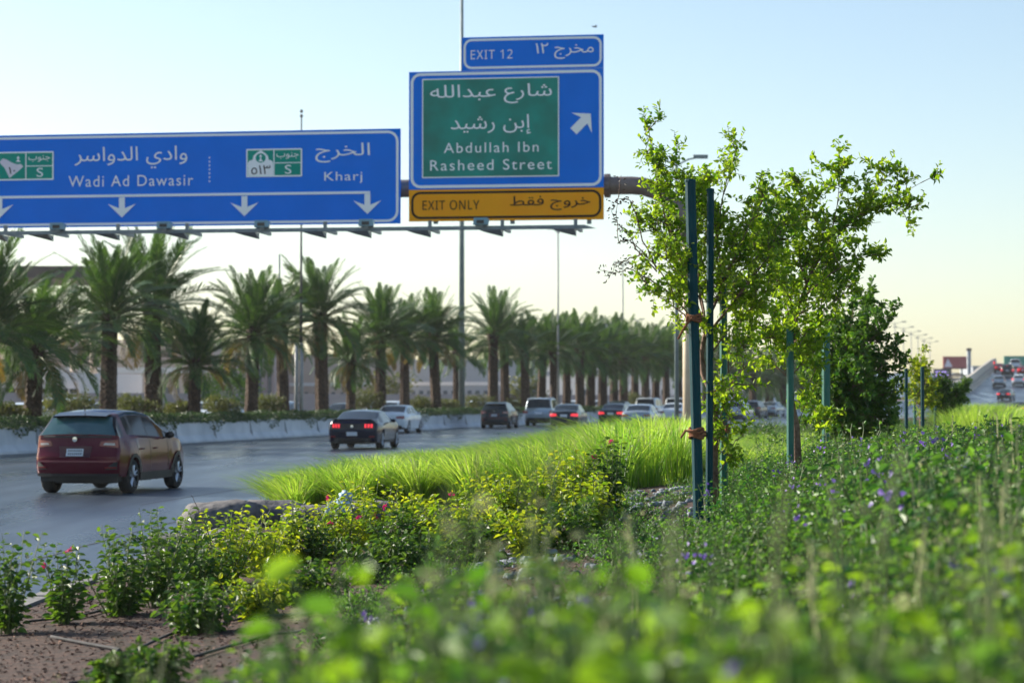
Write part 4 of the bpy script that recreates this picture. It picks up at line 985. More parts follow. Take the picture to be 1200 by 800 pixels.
# ================================================================== BACKGROUND BUILDINGS
def bpx(px0, px1, ytop, Y): return (px0-600)/F*Y, (px1-600)/F*Y, at(600, ytop, Y).z
def building(name, label, px0, px1, ytop, Y, depth, m, bands=(), wins=None, rz=0., base=0., winm='glass_bldg', cat='building'):
    x0, x1, h = bpx(px0, px1, ytop, Y); cx = (x0+x1)/2; W_ = x1-x0
    t = thing(name, label, cat, (cx, Y, base), rz); h -= base
    g = G(); box(g, -W_/2, W_/2, 0, depth, -.5, h); g.build('wall', m, t)
    for z0, z1, bm_ in bands: g = G(); box(g, -W_/2-.05, W_/2+.05, -.12, -.003, z0*h, z1*h); g.build('band', bm_, t)
    g = G(); box(g, -W_/2-.12, W_/2+.12, -.15, depth+.1, h, h+.3); g.build('roof', m, t)
    if wins:
        nc, z0, z1, fr = wins
        for k in range(nc):
            c = -W_/2 + W_*(k+.5)/nc; ww = W_/nc*fr/2
            g = G(); box(g, c-ww, c+ww, -.06, -.002, z0*h, z1*h); g.build('window', winm, t)
    return t
building('long_building', 'long beige low building with a white band behind the left palms', -60, 250, 402, 205, 20, 'beige', [(.60, .68, 'white_render')], (26, .12, .42, .35))
for k, px in enumerate((22, 88, 156, 200)):
    pass
building('tan_building', 'tan block with tall openings behind the knobbly palm', 238, 322, 408, 225, 15, 'pinkish', [(.8, .86, 'white_render')], (7, .15, .7, .4))
building('pale_building', 'pale hazy low building behind the spiky palm and black coupe', 322, 470, 418, 240, 15, 'beige', [(.5, .56, 'white_render')], (14, .1, .4, .4))
building('grey_building', 'grey hazy low building behind the tall mast', 470, 640, 424, 265, 15, 'grey_render', [(.55, .62, 'white_render')], (18, .1, .45, .5))
building('blue_grey_block', 'distant blue grey block rising just above the hazy palms', 676, 718, 381, 330, 20, 'grey_render', [], (6, .3, .85, .5))
building('low_warehouse', 'distant pale warehouse behind the far palm trunks', 640, 860, 430, 300, 15, 'white_render', [(.8, .9, 'grey_render')], (12, .1, .5, .3))
building('far_office', 'distant pale flat building behind the trees in the centre right', 850, 1060, 440, 420, 15, 'grey_render', [(.5, .56, 'white_render')], (16, .1, .4, .5))
# canopy roof at far left
x0, x1, h = bpx(-80, 108, 315, 175); t = thing('canopy', 'large flat canopy with a dark roof edge behind the leftmost palm crowns', 'canopy', ((x0+x1)/2, 175, 0)); W_ = x1-x0
g = G(); box(g, -W_/2, W_/2, -4, 8, h-.9, h); g.build('roof', 'dark_trim', t)
for sx in (-.42, .0, .42):
    for sy in (-2, 6): g = G(); tube(g, [(sx*W_, sy, 0), (sx*W_, sy, h-.91)], .3, 8); g.build('column', 'beige', t)
# wall along the far verge
g = G(); grid(g, [[(barx(y)-30, y, z_) for z_ in (0, 2.2)] for y in np.arange(110, 330, 10.)]); grid(g, [[(barx(y)-30.2, y, z_) for z_ in (0, 2.2)] for y in np.arange(110, 330, 10.)], flip=True); grid(g, [[(barx(y)-30.2+a, y, 2.2) for a in (0, .2)] for y in np.arange(110, 330, 10.)])
g.build('boundary_wall', 'pinkish', label='long low pinkish wall running behind the palms beyond the far carriageway', category='wall')
# distant tree line
def far_tree(px, Y, h_, w_, lab, m='hedge'):
    X = (px-600)/F*Y; t = thing('far_tree', lab, 'tree', (X, Y, 0), 0, 'distant trees'); g = G(); leaf_cloud(g, [(rnd.uniform(-.3, .3)*w_, 0, h_*rnd.uniform(.5, .8), w_*.3, w_*.3, h_*.25) for _ in range(5)], 900, .35); g.build('crown', m, t)
    g = G(); tube(g, [(0, 0, -.2), (0, 0, h_*.6)], [.2, .1], 6); g.build('trunk', 'bark', t)
for i, (px, h_, lab) in enumerate([(455, 4.5, 'distant green tree behind the white sedan'), (610, 4, 'distant green tree behind the dark crossover'), (860, 6, 'distant green tree in the gap right of the green stake'), (905, 5, 'distant green tree left of the second stake'), (1098, 2.4, 'distant round tree at the end of the staked row')]):
    far_tree(px, 230+10*i, h_, h_*1.1, lab, 'olive')
# ramp flank, overpass and boards at far right
g = G()
grid(g, [[(barx(y)-26-8*smooth(260, 420, y), y, z_) for z_ in (-.05, max(.3, roadz(y)+.3))] for y in np.arange(240, 520, 10.)]); g.build('retaining_wall', 'grey_render', label='grey retaining wall on the left flank of the rising ramp', category='wall')
g = G(); yp = np.arange(292, 425, 8.); grid(g, [[(barx(y)-.75+a, y, roadz(y)+b) for a, b in ((.45, -.1), (.3, 1.9), (-.1, 1.9), (-.2, -2.5))] for y in yp]); g.build('ramp_parapet', 'concrete_warm', label='pale beige parapet wall climbing along the left side of the distant ramp', category='wall')
x0, x1, h = bpx(1040, 1168, 447, 430)
t = thing('overpass', 'grey overpass deck crossing behind the ramp on the right', 'bridge', ((x0+x1)/2, 430, 0)); W_ = x1-x0
g = G(); box(g, -W_/2-8, W_/2, 0, 10, h-1.6, h); g.build('deck', 'grey_render', t)
g = G(); box(g, -W_/2-8, W_/2, -.15, -.003, h-.4, h+.7); g.build('parapet', 'concrete', t)
for k in range(4): g = G(); box(g, -W_/2+k*6, -W_/2+k*6+1.2, 2, 8, 0, h-1.61); g.build('pier', 'concrete', t)
def board(name, label, px0, px1, y0, y1, Y, m, writing=None, legs=(.2, .8)):
    x0, x1, zt_ = bpx(px0, px1, y0, Y); zb = at(600, y1, Y).z; W_ = x1-x0
    t = thing(name, label, 'billboard', ((x0+x1)/2, Y, 0)); g = G(); box(g, -W_/2, W_/2, -.15, .15, zb, zt_); g.build('panel', m, t)
    g = G(); box(g, -W_/2-.15, W_/2+.15, -.2, .2, zb-.2, zb-.003); g.build('frame', 'dark_trim', t)
    for l in legs: g = G(); tube(g, [(-W_/2+l*W_, .1, 0), (-W_/2+l*W_, .1, zb-.2)], .18, 8); g.build('leg', 'galv', t)
    return t, W_, zb, zt_
t, W_, zb, zt_ = board('billboard', 'red and grey billboard behind the overpass, left of the grey tower', 1105, 1133, 417.5, 431, 440, 'red_board')
g = G(); g.add([(-W_*.45, -.17, zb+.2), (-W_*.1, -.17, zb+.2), (-W_*.3, -.17, zt_-.4)], t=[(0, 1, 2)]); g.build('print', 'sign_pink', t)
board('billboard', 'green and blue board at the right edge above the ramp cars', 1176.5, 1215, 417, 428, 440, 'green_board')
t, W_, zb, zt_ = board('led_sign', 'dark LED message sign with violet characters above the retaining wall', 1094, 1115, 432, 442, 380, 'led')
g = G()
for i in range(6):
    for j in range(2): box(g, -W_*.38+i*W_*.12, -W_*.38+i*W_*.12+W_*.07, -.19, -.16, zb+.25+j*.5, zb+.5+j*.5)
g.build('display', 'led_text', t)
x0, x1, h = bpx(1133.5, 1137.5, 411, 435); t = thing('pylon', 'slim dark grey pylon right of the red billboard', 'tower', ((x0+x1)/2, 435, 0)); g = G(); box(g, -(x1-x0)/2, (x1-x0)/2, -.4, .4, 0, h); g.build('shaft', 'grey_render', t); g = G(); box(g, -(x1-x0)/2-.1, (x1-x0)/2+.1, -.5, .5, h, h+.5); g.build('cap', 'dark_trim', t)
t, h = pole('traffic_signal', 'red traffic light on a thin pole at the top of the ramp', 1164, 400, 426, .07, .06, 'lamp_dark', base=roadz(400), cat='traffic light')
g = G(); box(g, -.35, .35, -.2, .2, h-.9, h+.5); g.build('housing', 'lamp_dark', t); g = G(); lathe(g, [(0, -.22), (.26, -.22), (.26, -.2)], 12, 'y', (0, 0, h+.15)); g.build('lamp', 'lamp_lit', t)
building('hazy_block', 'low hazy pale building at the horizon beneath the green board', 1140, 1260, 430, 520, 15, 'grey_render', [], (8, .5, .9, .5))
# ================================================================== BIRD
t = thing('bird', 'tiny dark bird gliding above the exit sign', 'bird', tuple(at(697, 32, 95)), .6)
g = G(); tube(g, [(-.14, 0, 0), (-.06, 0, .01), (.03, 0, .015), (.10, 0, .02), (.14, 0, .015)], [.006, .025, .032, .02, .004], 8); g.build('body', 'bird', t, smooth=True)
for s in (-1, 1): g = G(); g.add([(-.03, 0, .02), (.05, 0, .02), (.03, s*.12, .07), (-.04, s*.12, .065), (-.02, s*.24, .04)], [(0, 1, 2, 3)], [(3, 2, 4)]); g.build('wing', 'bird', t)

# ================================================================== STAKED TREES
def rv(s=1.): return Vector((rnd.gauss(0, s), rnd.gauss(0, s), rnd.gauss(0, s)))
def make_tree(label, base, trunk, limbs, r0, leafL, nsub, mats, seg=.06, twigs=6, per=7, ground=None, spread=.34, cl=None, droop=.0, name='tree', group='staked trees'):
    """trunk, limbs: lists of world points; leaves grow on twigs off every limb"""
    t = thing(name, label, 'tree', tuple(base), 0, group); B = Vector(base)
    g = G(); tr = [Vector(p)-B for p in trunk]; n = len(tr); tube(g, tr, [r0*(1-.55*i/(n-1)) for i in range(n)], 8); g.build('trunk', 'bark', t, smooth=True)
    LP, LD, LN, LS = [], [], [], []
    tg = G()
    for limb, lr, start, dens in limbs:
        g = G(); P_ = [Vector(p)-B for p in limb]
        fine = []
        for i in range(len(P_)-1):
            k = max(1, int((P_[i+1]-P_[i]).length/.18))
            for j in range(k): fine.append(P_[i].lerp(P_[i+1], j/k) + rv(.012))
        fine.append(P_[-1]); k = len(fine)
        tube(g, fine, [max(.003, lr*(1-i/(k-1)*.9)) for i in range(k)], 6); g.build('limb', 'bark', t, smooth=True)
        tot = sum((P_[i+1]-P_[i]).length for i in range(len(P_)-1))
        for q in range(int(nsub*tot*dens)):
            u = start + (1-start)*rnd.random(); x = u*(k-1); i = min(k-2, int(x)); p = fine[i].lerp(fine[i+1], x-i); d = (fine[i+1]-fine[i]).normalized()
            sl_ = spread*rnd.uniform(.5, 1.3)*(1.05-.6*u)
            dd = (d*.5 + rv(.75) + Vector((0, 0, .3-droop))).normalized()
            e = p + dd*sl_ + Vector((0, 0, .03)); m_ = p.lerp(e, .5) + rv(.02)
            tube(tg, [p, m_, e], [.006, .004, .002], 3, cap=False)
            for w_ in range(twigs):
                v = rnd.random(); s = p.lerp(m_, v*2) if v < .5 else m_.lerp(e, v*2-1)
                td = (dd*.6 + rv(.6) + Vector((0, 0, .2-droop))).normalized(); tl = rnd.uniform(.08, .2)
                te = s + td*tl; tube(tg, [s, te], [.0025, .0015], 3, cap=False)
                for l in range(per):
                    f = (l+.6)/per; LP.append(s.lerp(te, f)); sd_ = rv(1); sd_ = (sd_ - td*sd_.dot(td)).normalized()
                    LD.append(td*.45+sd_*.9+Vector((0, 0, .1-droop))); LN.append(rv(.5)+Vector((0, 0, .7))); LS.append(leafL*rnd.uniform(.6, 1.15))
    tg.build('twigs', 'twig', t)
    g = G(); LS = np.array(LS); leaves(g, [tuple(p) for p in LP], [tuple(p) for p in LD], [tuple(p) for p in LN], LS, LS*.58, curl=.2)
    g.build('crown', mats, t); return t
T1 = 21.
def A(px, py, dy=0., Y=T1): return at(px, py, Y+dy)
b1 = A(838, 574); b1.z = landz(b1.x, T1)
trunk1 = [b1, A(836, 540), A(837, 510, .05), A(838, 480), A(832, 455, -.05), A(824, 437), A(822, 415), A(826, 392)]
limbs1 = [
 ([A(826, 392), A(815, 350, .1), A(795, 300, .2), A(782, 255, .1), A(770, 205), A(760, 150)], .016, .15, 1.0),
 ([A(795, 300, .2), A(775, 275, .3), A(757, 262, .2)], .008, .2, 1.2),
 ([A(822, 400), A(800, 370, -.2), A(770, 345, -.3), A(745, 318, -.3)], .010, .35, .75),
 ([A(826, 392), A(822, 340, .3), A(815, 280, .3), A(800, 220, .2), A(784, 182)], .012, .2, 1.0),
 ([A(826, 392), A(845, 340, .2), A(838, 280, .3), A(846, 225, .2), A(858, 185, .1), A(864, 172)], .016, .12, 1.05),
 ([A(845, 340, .2), A(862, 300, -.1), A(880, 258, -.2), A(893, 238, -.2)], .012, .1, 1.3),
 ([A(828, 395), A(850, 365, -.2), A(880, 330, -.3), A(905, 290, -.2), A(922, 255)], .014, .15, 1.25),
 ([A(830, 420), A(852, 385, -.1), A(880, 360, -.2), A(905, 340, -.2)], .010, .1, 1.3),
 ([A(838, 460), A(852, 440, -.1), A(865, 420, -.2), A(880, 395, -.2)], .006, .1, .7),
 ([A(838, 500), A(850, 470, -.1), A(862, 440, -.1), A(875, 430)], .006, .1, .7),
 ([A(838, 530), A(850, 500, -.1), A(858, 470, -.1)], .006, .0, .8),
 ([A(838, 560), A(852, 540, -.1), A(862, 515, -.1)], .006, .0, 1.0),
 ([A(826, 430), A(817, 400, -.1), A(808, 370, -.2)], .006, .1, .35),
 ([A(820, 350, .1), A(800, 320, -.3), A(775, 300, -.4), A(752, 285, -.3)], .01, .2, .9),
 ([A(845, 340, .3), A(868, 290, .4), A(885, 240, .4)], .01, .1, 1.3),
 ([A(826, 380, .3), A(820, 320, .5), A(828, 260, .5), A(822, 215, .4)], .012, .1, 1.3)]
make_tree('young multi-stemmed tree with bright leaves tied to the tallest dark green stakes', b1, trunk1, limbs1, .045, .058, 15, 'leaf')
# bare drooping shoots with dried leaves on its left side
t = thing('dry_branch', 'bare twiggy shoots with small dried leaves left of the staked tree', 'branch', tuple(A(812, 380, -.3)))
g = G(); gl = G(); B = A(812, 380, -.3)
for P_ in ([(812, 380), (775, 320), (745, 285), (722, 258), (715, 243)], [(770, 318), (752, 300), (738, 282), (724, 282), (722, 250), (728, 205)], [(790, 345), (765, 330), (740, 315), (720, 320), (702, 316)], [(752, 296), (735, 306), (722, 308), (712, 328)], [(770, 315), (748, 270), (740, 235), (728, 232), (716, 238)]):
    pts = [at(x, y, T1-.3)-B for x, y in P_]; pts2 = []
    for i in range(len(pts)-1):
        for j in range(4): pts2.append(pts[i].lerp(pts[i+1], j/4)+rv(.006))
    pts2.append(pts[-1]); k = len(pts2); tube(g, pts2, [.007*(1-.8*i/k) for i in range(k)], 4)
    L_ = [p for p in pts2[k//3:] for _ in range(3)]
    leaves(gl, [tuple(p+rv(.02)) for p in L_], [tuple(rv(1)+Vector((-.3, 0, -.2))) for p in L_], [tuple(rv(1)) for p in L_], .035, .014, curl=.5)
g.build('shoot', 'twig', t); gl.build('leaf_cluster', 'leaf_dry', t, kind='stuff')
# second tree, farther: wide crown with the long branch reaching right
T2 = 27.
def A2(px, py, dy=0.): return at(px, py, T2+dy)
b2 = A2(936, 545); b2.z = landz(b2.x, T2)
trunk2 = [b2, A2(933, 500), A2(927, 470), A2(926, 440), A2(930, 400), A2(934, 365)]
limbs2 = [
 ([A2(934, 365), A2(945, 330), A2(974, 275), A2(1010, 252), A2(1045, 236), A2(1083, 212)], .018, .1, 1.15),
 ([A2(974, 275), A2(980, 240), A2(984, 210), A2(990, 184)], .008, .1, .9),
 ([A2(1010, 252), A2(1030, 248), A2(1058, 246), A2(1080, 246)], .006, .2, .8),
 ([A2(1010, 252), A2(1025, 225), A2(1040, 204)], .006, .1, .9),
 ([A2(945, 330), A2(935, 290, .2), A2(920, 250, .2), A2(905, 222)], .014, .05, 1.5),
 ([A2(945, 330), A2(960, 280, .2), A2(950, 235, .3), A2(938, 215)], .014, .05, 1.3),
 ([A2(940, 350), A2(975, 320, -.2), A2(1005, 300, -.2), A2(1022, 300)], .014, .05, 1.0),
 ([A2(936, 370), A2(965, 350, .3), A2(990, 330, .3), A2(1012, 325)], .012, .05, 1.0),
 ([A2(934, 365), A2(915, 330, -.3), A2(900, 300, -.3), A2(885, 280)], .012, .1, 1.6),
 ([A2(928, 420), A2(905, 395, -.2), A2(885, 375, -.2), A2(868, 360)], .010, .1, 1.3),
 ([A2(930, 400), A2(950, 385, -.4), A2(968, 360, -.4), A2(985, 350)], .010, .1, 1.5),
 ([A2(928, 450), A2(912, 430, -.2), A2(900, 412, -.2)], .008, .1, 1.1),
 ([A2(928, 440), A2(948, 420, .2), A2(962, 400, .2)], .008, .1, 1.3),
 ([A2(934, 500), A2(946, 470, -.1), A2(950, 445, -.1)], .006, .1, .8),
 ([A2(930, 470), A2(950, 470, .2), A2(962, 490, .2)], .006, .1, 1.2),
 ([A2(928, 430), A2(905, 370, .6), A2(880, 340, .6)], .010, .1, 1.3),
 ([A2(930, 390, .5), A2(920, 350, .7), A2(905, 320, .7), A2(895, 260, .6)], .012, .1, 1.6),
 ([A2(940, 340, .5), A2(965, 300, .7), A2(985, 280, .7)], .012, .1, 1.1)]
make_tree('wide leafy tree behind the first, with one long branch reaching to the right', b2, trunk2, limbs2, .05, .078, 11, 'leaf', spread=.5, per=7)
# third tree: darker and denser
T3 = 36.
def A3(px, py, dy=0.): return at(px, py, T3+dy)
b3 = A3(970, 530); b3.z = landz(b3.x, T3)
limbs3 = []
for (x, y, d_) in [(1000, 362, 0), (1018, 358, .3), (1035, 380, -.3), (1050, 415, 0), (1052, 455, .3), (1045, 495, -.2), (1020, 500, -.5), (985, 375, .4), (965, 400, .3), (1000, 430, -.6), (1020, 440, -.8), (980, 470, -.5), (1010, 400, .6), (960, 440, 0), (1030, 470, .5), (985, 505, .3), (1005, 520, .2), (960, 500, -.4), (1035, 500, .4)]:
    limbs3.append(([A3(975, 470), A3((975+x)/2+rnd.uniform(-8, 8), (460+y)/2+8, d_*.5), A3(x, y, d_)], .02, .1, 1.5))
make_tree('dense dark green tree in the row, right of the second stake', b3, [b3, A3(969, 500), A3(971, 460), A3(978, 420)], limbs3, .06, .095, 12, 'leaf_dark', spread=.6, per=8)
T4 = 48.
def A4(px, py, dy=0.): return at(px, py, T4+dy)
b4 = A4(1079, 512); b4.z = landz(b4.x, T4)
limbs4 = [([A4(1079, 475), A4(1078+(x-1078)*.6, (475+y)/2, d_*.5), A4(x, y, d_)], .015, .1, 1.1) for x, y, d_ in [(1078, 415, 0), (1070, 430, .3), (1088, 432, -.3), (1066, 452, 0), (1092, 455, .3), (1072, 470, -.4), (1087, 474, .4), (1078, 440, .5)]]
make_tree('small narrow yellow green tree at the far end of the row', b4, [b4, A4(1079, 490), A4(1078, 455)], limbs4, .04, .085, 11, 'leaf_yel', spread=.5, per=6)
for k, (px, ty, by, Y, lab) in enumerate([(1100, 455, 505, 62, 'tiny far tree just right of the small narrow tree'), (1112, 462, 500, 78, 'tiniest far tree at the end of the staked row')]):
    B = at(px, by, Y); B.z = landz(B.x, Y); C_ = at(px, (ty+by)/2-8, Y)
    make_tree(lab, B, [B, C_], [([C_+Vector((0, 0, -.3)), C_+Vector((rnd.uniform(-.6, .6), rnd.uniform(-.4, .4), rnd.uniform(0, .8)))], .02, 0, 1.6) for _ in range(7)], .04, .10, 14, 'leaf_shrub', spread=.5)

def stake(label, px, ytop, Y, wpx, m='stake', square=True, lean=0.):
    c = at(px, 466, Y); b = landz(c.x, Y); top = at(px, ytop, Y).z; t = thing('tree_stake', label, 'stake', (c.x, Y, b-.3), 0, 'tree stakes'); h = top-b+.3; w_ = wpx/F*Y/2
    g = G(); tube(g, [(0, 0, 0), (lean*.5, 0, h/2), (lean, 0, h-.004)], w_*1.15, 10); g.build('post', m, t)
    g = G(); lathe(g, [(0, h+.012), (w_*1.1, h+.006), (w_*1.22, h-.003), (w_*1.22, h-.02)], 10, m=0); o = g.build('cap', m, t); o.location = (lean, 0, 0); return t
stake('tallest dark green stake in front of the first tree', 819.5, 211, T1-.35, 11, lean=-.078)
stake('thinner dark stake just right of the tallest one', 830.5, 222, T1-.2, 7.5, lean=.02)
stake('third stake of the first tree, hidden among its leaves', 848, 325, T1+.25, 8, 'stake2')
stake('bright green stake standing left of the second tree', 926, 386, T2-.3, 7.5, 'stake2')
stake('dark green stake right of the second tree, in front of the dark tree', 968, 388, T3-1.2, 8.5, 'stake2')
stake('thin stake left of the small narrow tree', 1062, 432, T4-1, 3.6, 'stake')
stake('thin stake right of the small narrow tree', 1081, 430, T4-1.5, 3.8, 'stake')
stake('short stake between the far tiny trees', 1072, 452, 58, 3, 'stake2')
stake('short thin far stake right of the narrow tree', 1096, 455, 60, 2.6, 'stake')
def rope(label, c, r, tail, n=4, to=None):
    t = thing('rope_tie', label, 'rope', tuple(c), 0, 'rope ties on the stakes')
    g = G()
    for k in range(n):
        z = (k-n/2)*.022; tube(g, [(r*math.cos(a), r*math.sin(a), z+.012*math.sin(a*2+k)) for a in np.linspace(0, 2*PI, 15)], .013, 6)
    g.build('coil', 'rope', t, smooth=True)
    g = G(); tube(g, [Vector(p) for p in tail], [.014, .013, .012, .011][:len(tail)] if len(tail) <= 4 else .012, 6); g.build('tail', 'rope', t, smooth=True)
    if to:
        g = G()
        for dz in (-.015, .015): tube(g, [(0, 0, dz), (to[0]*.5, to[1]*.5, to[2]*.5-.02+dz), (to[0], to[1], to[2]+dz)], .014, 6)
        g.build('strand', 'rope', t, smooth=True)
rope('thick brown rope knotted round the tallest stake at car height', A(816, 506, -.35), .062, [(0, -.06, 0), (-.05, -.07, .0), (-.1, -.05, .015), (-.14, -.03, -.05)], 4, (.17, .3, 0))
rope('brown rope wound round the tallest stake among the leaves', A(813, 371, -.35), .062, [(0, -.06, 0), (-.04, -.06, -.03), (-.1, -.03, -.12), (-.14, 0, -.2)], 3, (.1, .3, .03))
rope('dark rope on the third stake of the first tree', A(849, 500, .25), .045, [(0, -.05, 0), (.03, -.05, -.06)], 3)
rope('small rope tie on the dark green stake beside the dark tree', at(968, 497, T3-1.2), .08, [(0, -.08, 0), (.1, -.08, .05)], 3)

# ================================================================== GRASS
def grass_bed(name, label, spots, nb, m='grass'):
    """spots: (x, y, height, radius). blades are curved tapering ribbons"""
    g = G()
    for (x, y, h_, r_, lx) in spots:
        k = nb; a = rng.random(k)*2*PI; rr_ = r_*np.sqrt(rng.random(k))*.32
        bx0 = np.stack([x+rr_*np.cos(a), y+rr_*np.sin(a), np.full(k, landz(x, y)-.03)], 1)
        out = np.stack([np.cos(a), np.sin(a), np.zeros(k)], 1); Ln = h_*(.65+.5*rng.random(k)); sp = r_*(.25+1.0*rng.random(k)**1.2)
        out = out + np.stack([np.full(k, lx), np.zeros(k), np.zeros(k)], 1) + rng.normal(size=(k, 3))*.15; out[:, 2] = 0
        ts = [0, .4, .75, 1.0]; side = np.stack([-np.sin(a), np.cos(a), np.zeros(k)], 1); side = side + rng.normal(size=(k, 3))*.3; side[:, 2] = 0; side /= np.linalg.norm(side, axis=1, keepdims=True)
        wd = [.006, .006, .0045, .001]; rows = []
        for t_, w_ in zip(ts, wd):
            p = bx0 + out*(sp*t_**1.8)[:, None]; p[:, 2] += Ln*(t_-.32*t_**2.5)*1.15
            rows.append((p-side*w_, p+side*w_))
        V = np.stack([c for r in rows for c in r], 1); b = np.arange(k)[:, None]*8
        q = np.concatenate([b+np.array([[0, 1, 3, 2]]), b+np.array([[2, 3, 5, 4]]), b+np.array([[4, 5, 7, 6]])], 0)
        pl = (rng.random(k) < .11)
        g.add(V.reshape(-1, 3), q[np.tile(~pl, 3)]); 
        if pl.any():
            g.add(V.reshape(-1, 3)*1.0, q[np.tile(pl, 3)], m=1)
    return g.build(name, [m, 'plume'], kind='stuff', label=label)
spots = []
for k in range(430):
    y = 34.5 + 26*rnd.random()**1.0; e = kerbx(y)
    x = e + .45 + rnd.random()*min(9.5, (y-33)*1.15+2.2)
    px = 600+F*x/y
    if px > 1010 or px < 300: continue
    hh = rnd.uniform(.72, .98)*(.85 if x < e+1.0 else 1)
    hh *= (1+.34*smooth(560, 780, px))*(1-.5*smooth(800, 850, px))
    spots.append((x, y, hh, rnd.uniform(.5, .8), -.25))
# front row of full tussocks
for px, Y, h_ in [(335, 36.2, .72), (362, 35.6, .8), (392, 36, .85), (425, 35.5, .86), (455, 35, .9), (488, 34.5, .95), (520, 35, .98), (552, 34, 1.), (585, 34, 1.02), (620, 33.4, 1.02), (655, 33, 1.02), (690, 32.5, 1.0), (722, 32, 1.15), (755, 32.5, 1.2), (788, 33, 1.2), (860, 33, .6), (900, 33, .55)]:
    spots.append(((px-600)/F*Y, Y, h_, .85, -.3))
grass_bed('fountain_grass', 'bright yellow green fountain grass in a long bed beside the road', spots, 330)
spots = []
for k in range(70):
    Y = rnd.uniform(58, 82); px = rnd.uniform(1112, 1186); spots.append(((px-600)/F*Y, Y, rnd.uniform(1.15, 1.4), .8, .0))
for px in (1100, 1118, 1135, 1150, 1168, 1185, 1200): spots.append(((px-600)/F*38, 38, .95, .9, .2))
grass_bed('grass_tussocks', 'clump of bright grass at the right below the ramp', spots, 300)

# ================================================================== SHRUBS
def shrub_arr(h_, r_, nst, leafL, per, seed, wr=.6, upright=.8):
    r2 = random.Random(seed); n2 = np.random.default_rng(seed); gs = G(); P, D, N, S_ = [], [], [], []; tips = []
    for k in range(nst):
        a = r2.uniform(0, 2*PI); sp = r_*r2.uniform(.1, 1); hh = h_*r2.uniform(.55, 1.05); lean = Vector((math.cos(a)*sp, math.sin(a)*sp, hh))
        b = Vector((math.cos(a)*sp*.15, math.sin(a)*sp*.15, -.05)); m_ = b.lerp(lean, .5) + Vector((math.cos(a), math.sin(a), 0))*sp*.1*(1-upright)+Vector((0, 0, .06*hh))
        pts = []
        for i in range(9):
            u = i/8; p = b*(1-u)**2 + m_*(2*u*(1-u)) + lean*u*u; pts.append(p+Vector((r2.gauss(0, .006), r2.gauss(0, .006), 0)))
        tube(gs, pts, [.007*(1-.75*i/8) for i in range(9)], 4, cap=False); tips.append(pts[-1])
        for i in range(per):
            u = .12+.88*(i+r2.random()*.5)/per; x = u*8; j = min(7, int(x)); p = pts[j].lerp(pts[j+1], x-j); T_ = (pts[j+1]-pts[j]).normalized()
            a2 = i*2.4+r2.uniform(-.5, .5); u1, u2 = frame_of(T_); o_ = u1*math.cos(a2)+u2*math.sin(a2)
            pet = p + o_*r2.uniform(.005, .05)*(1 if u < .85 else .4)
            P.append(tuple(pet)); D.append(tuple(o_*.9+T_*.35+Vector((0, 0, -.15)))); N.append(tuple(Vector((r2.gauss(0, .6), r2.gauss(-.35, .6), .75+r2.gauss(0, .3))))); S_.append(leafL*r2.uniform(.65, 1.15)*(1.05-.35*u))
    gl = G(); S_ = np.array(S_); leaves(gl, P, D, N, S_, S_*wr, curl=.3); return gs, gl, tips
def shrub(px, py, Y, h_, r_, label, m='leaf_shrub', nst=13, leafL=.05, per=20, flowers=0, fm='flower_pink', seed=0, name='flowering_shrub', group='bougainvillea shrubs on the mulch'):
    c = at(px, py, Y); z = landz(c.x, Y); t = thing(name, label, 'shrub', (c.x, Y, z), 0, group)
    gs, gl, tips = shrub_arr(h_, r_, nst, leafL, per, seed); gs.build('stem', 'stem', t); gl.build('foliage', m, t)
    for f in range(flowers):
        p = tips[f % len(tips)] + Vector((0, -.02, -.02)) + rv(.03); g = G(); k = 9
        leaves(g, [tuple(rv(.008)) for _ in range(k)], [tuple(rv(1)+Vector((0, 0, .5))) for _ in range(k)], [tuple(rv(1)) for _ in range(k)], .035, .026); o = g.build('flower', fm, t); o.location = p
    return t
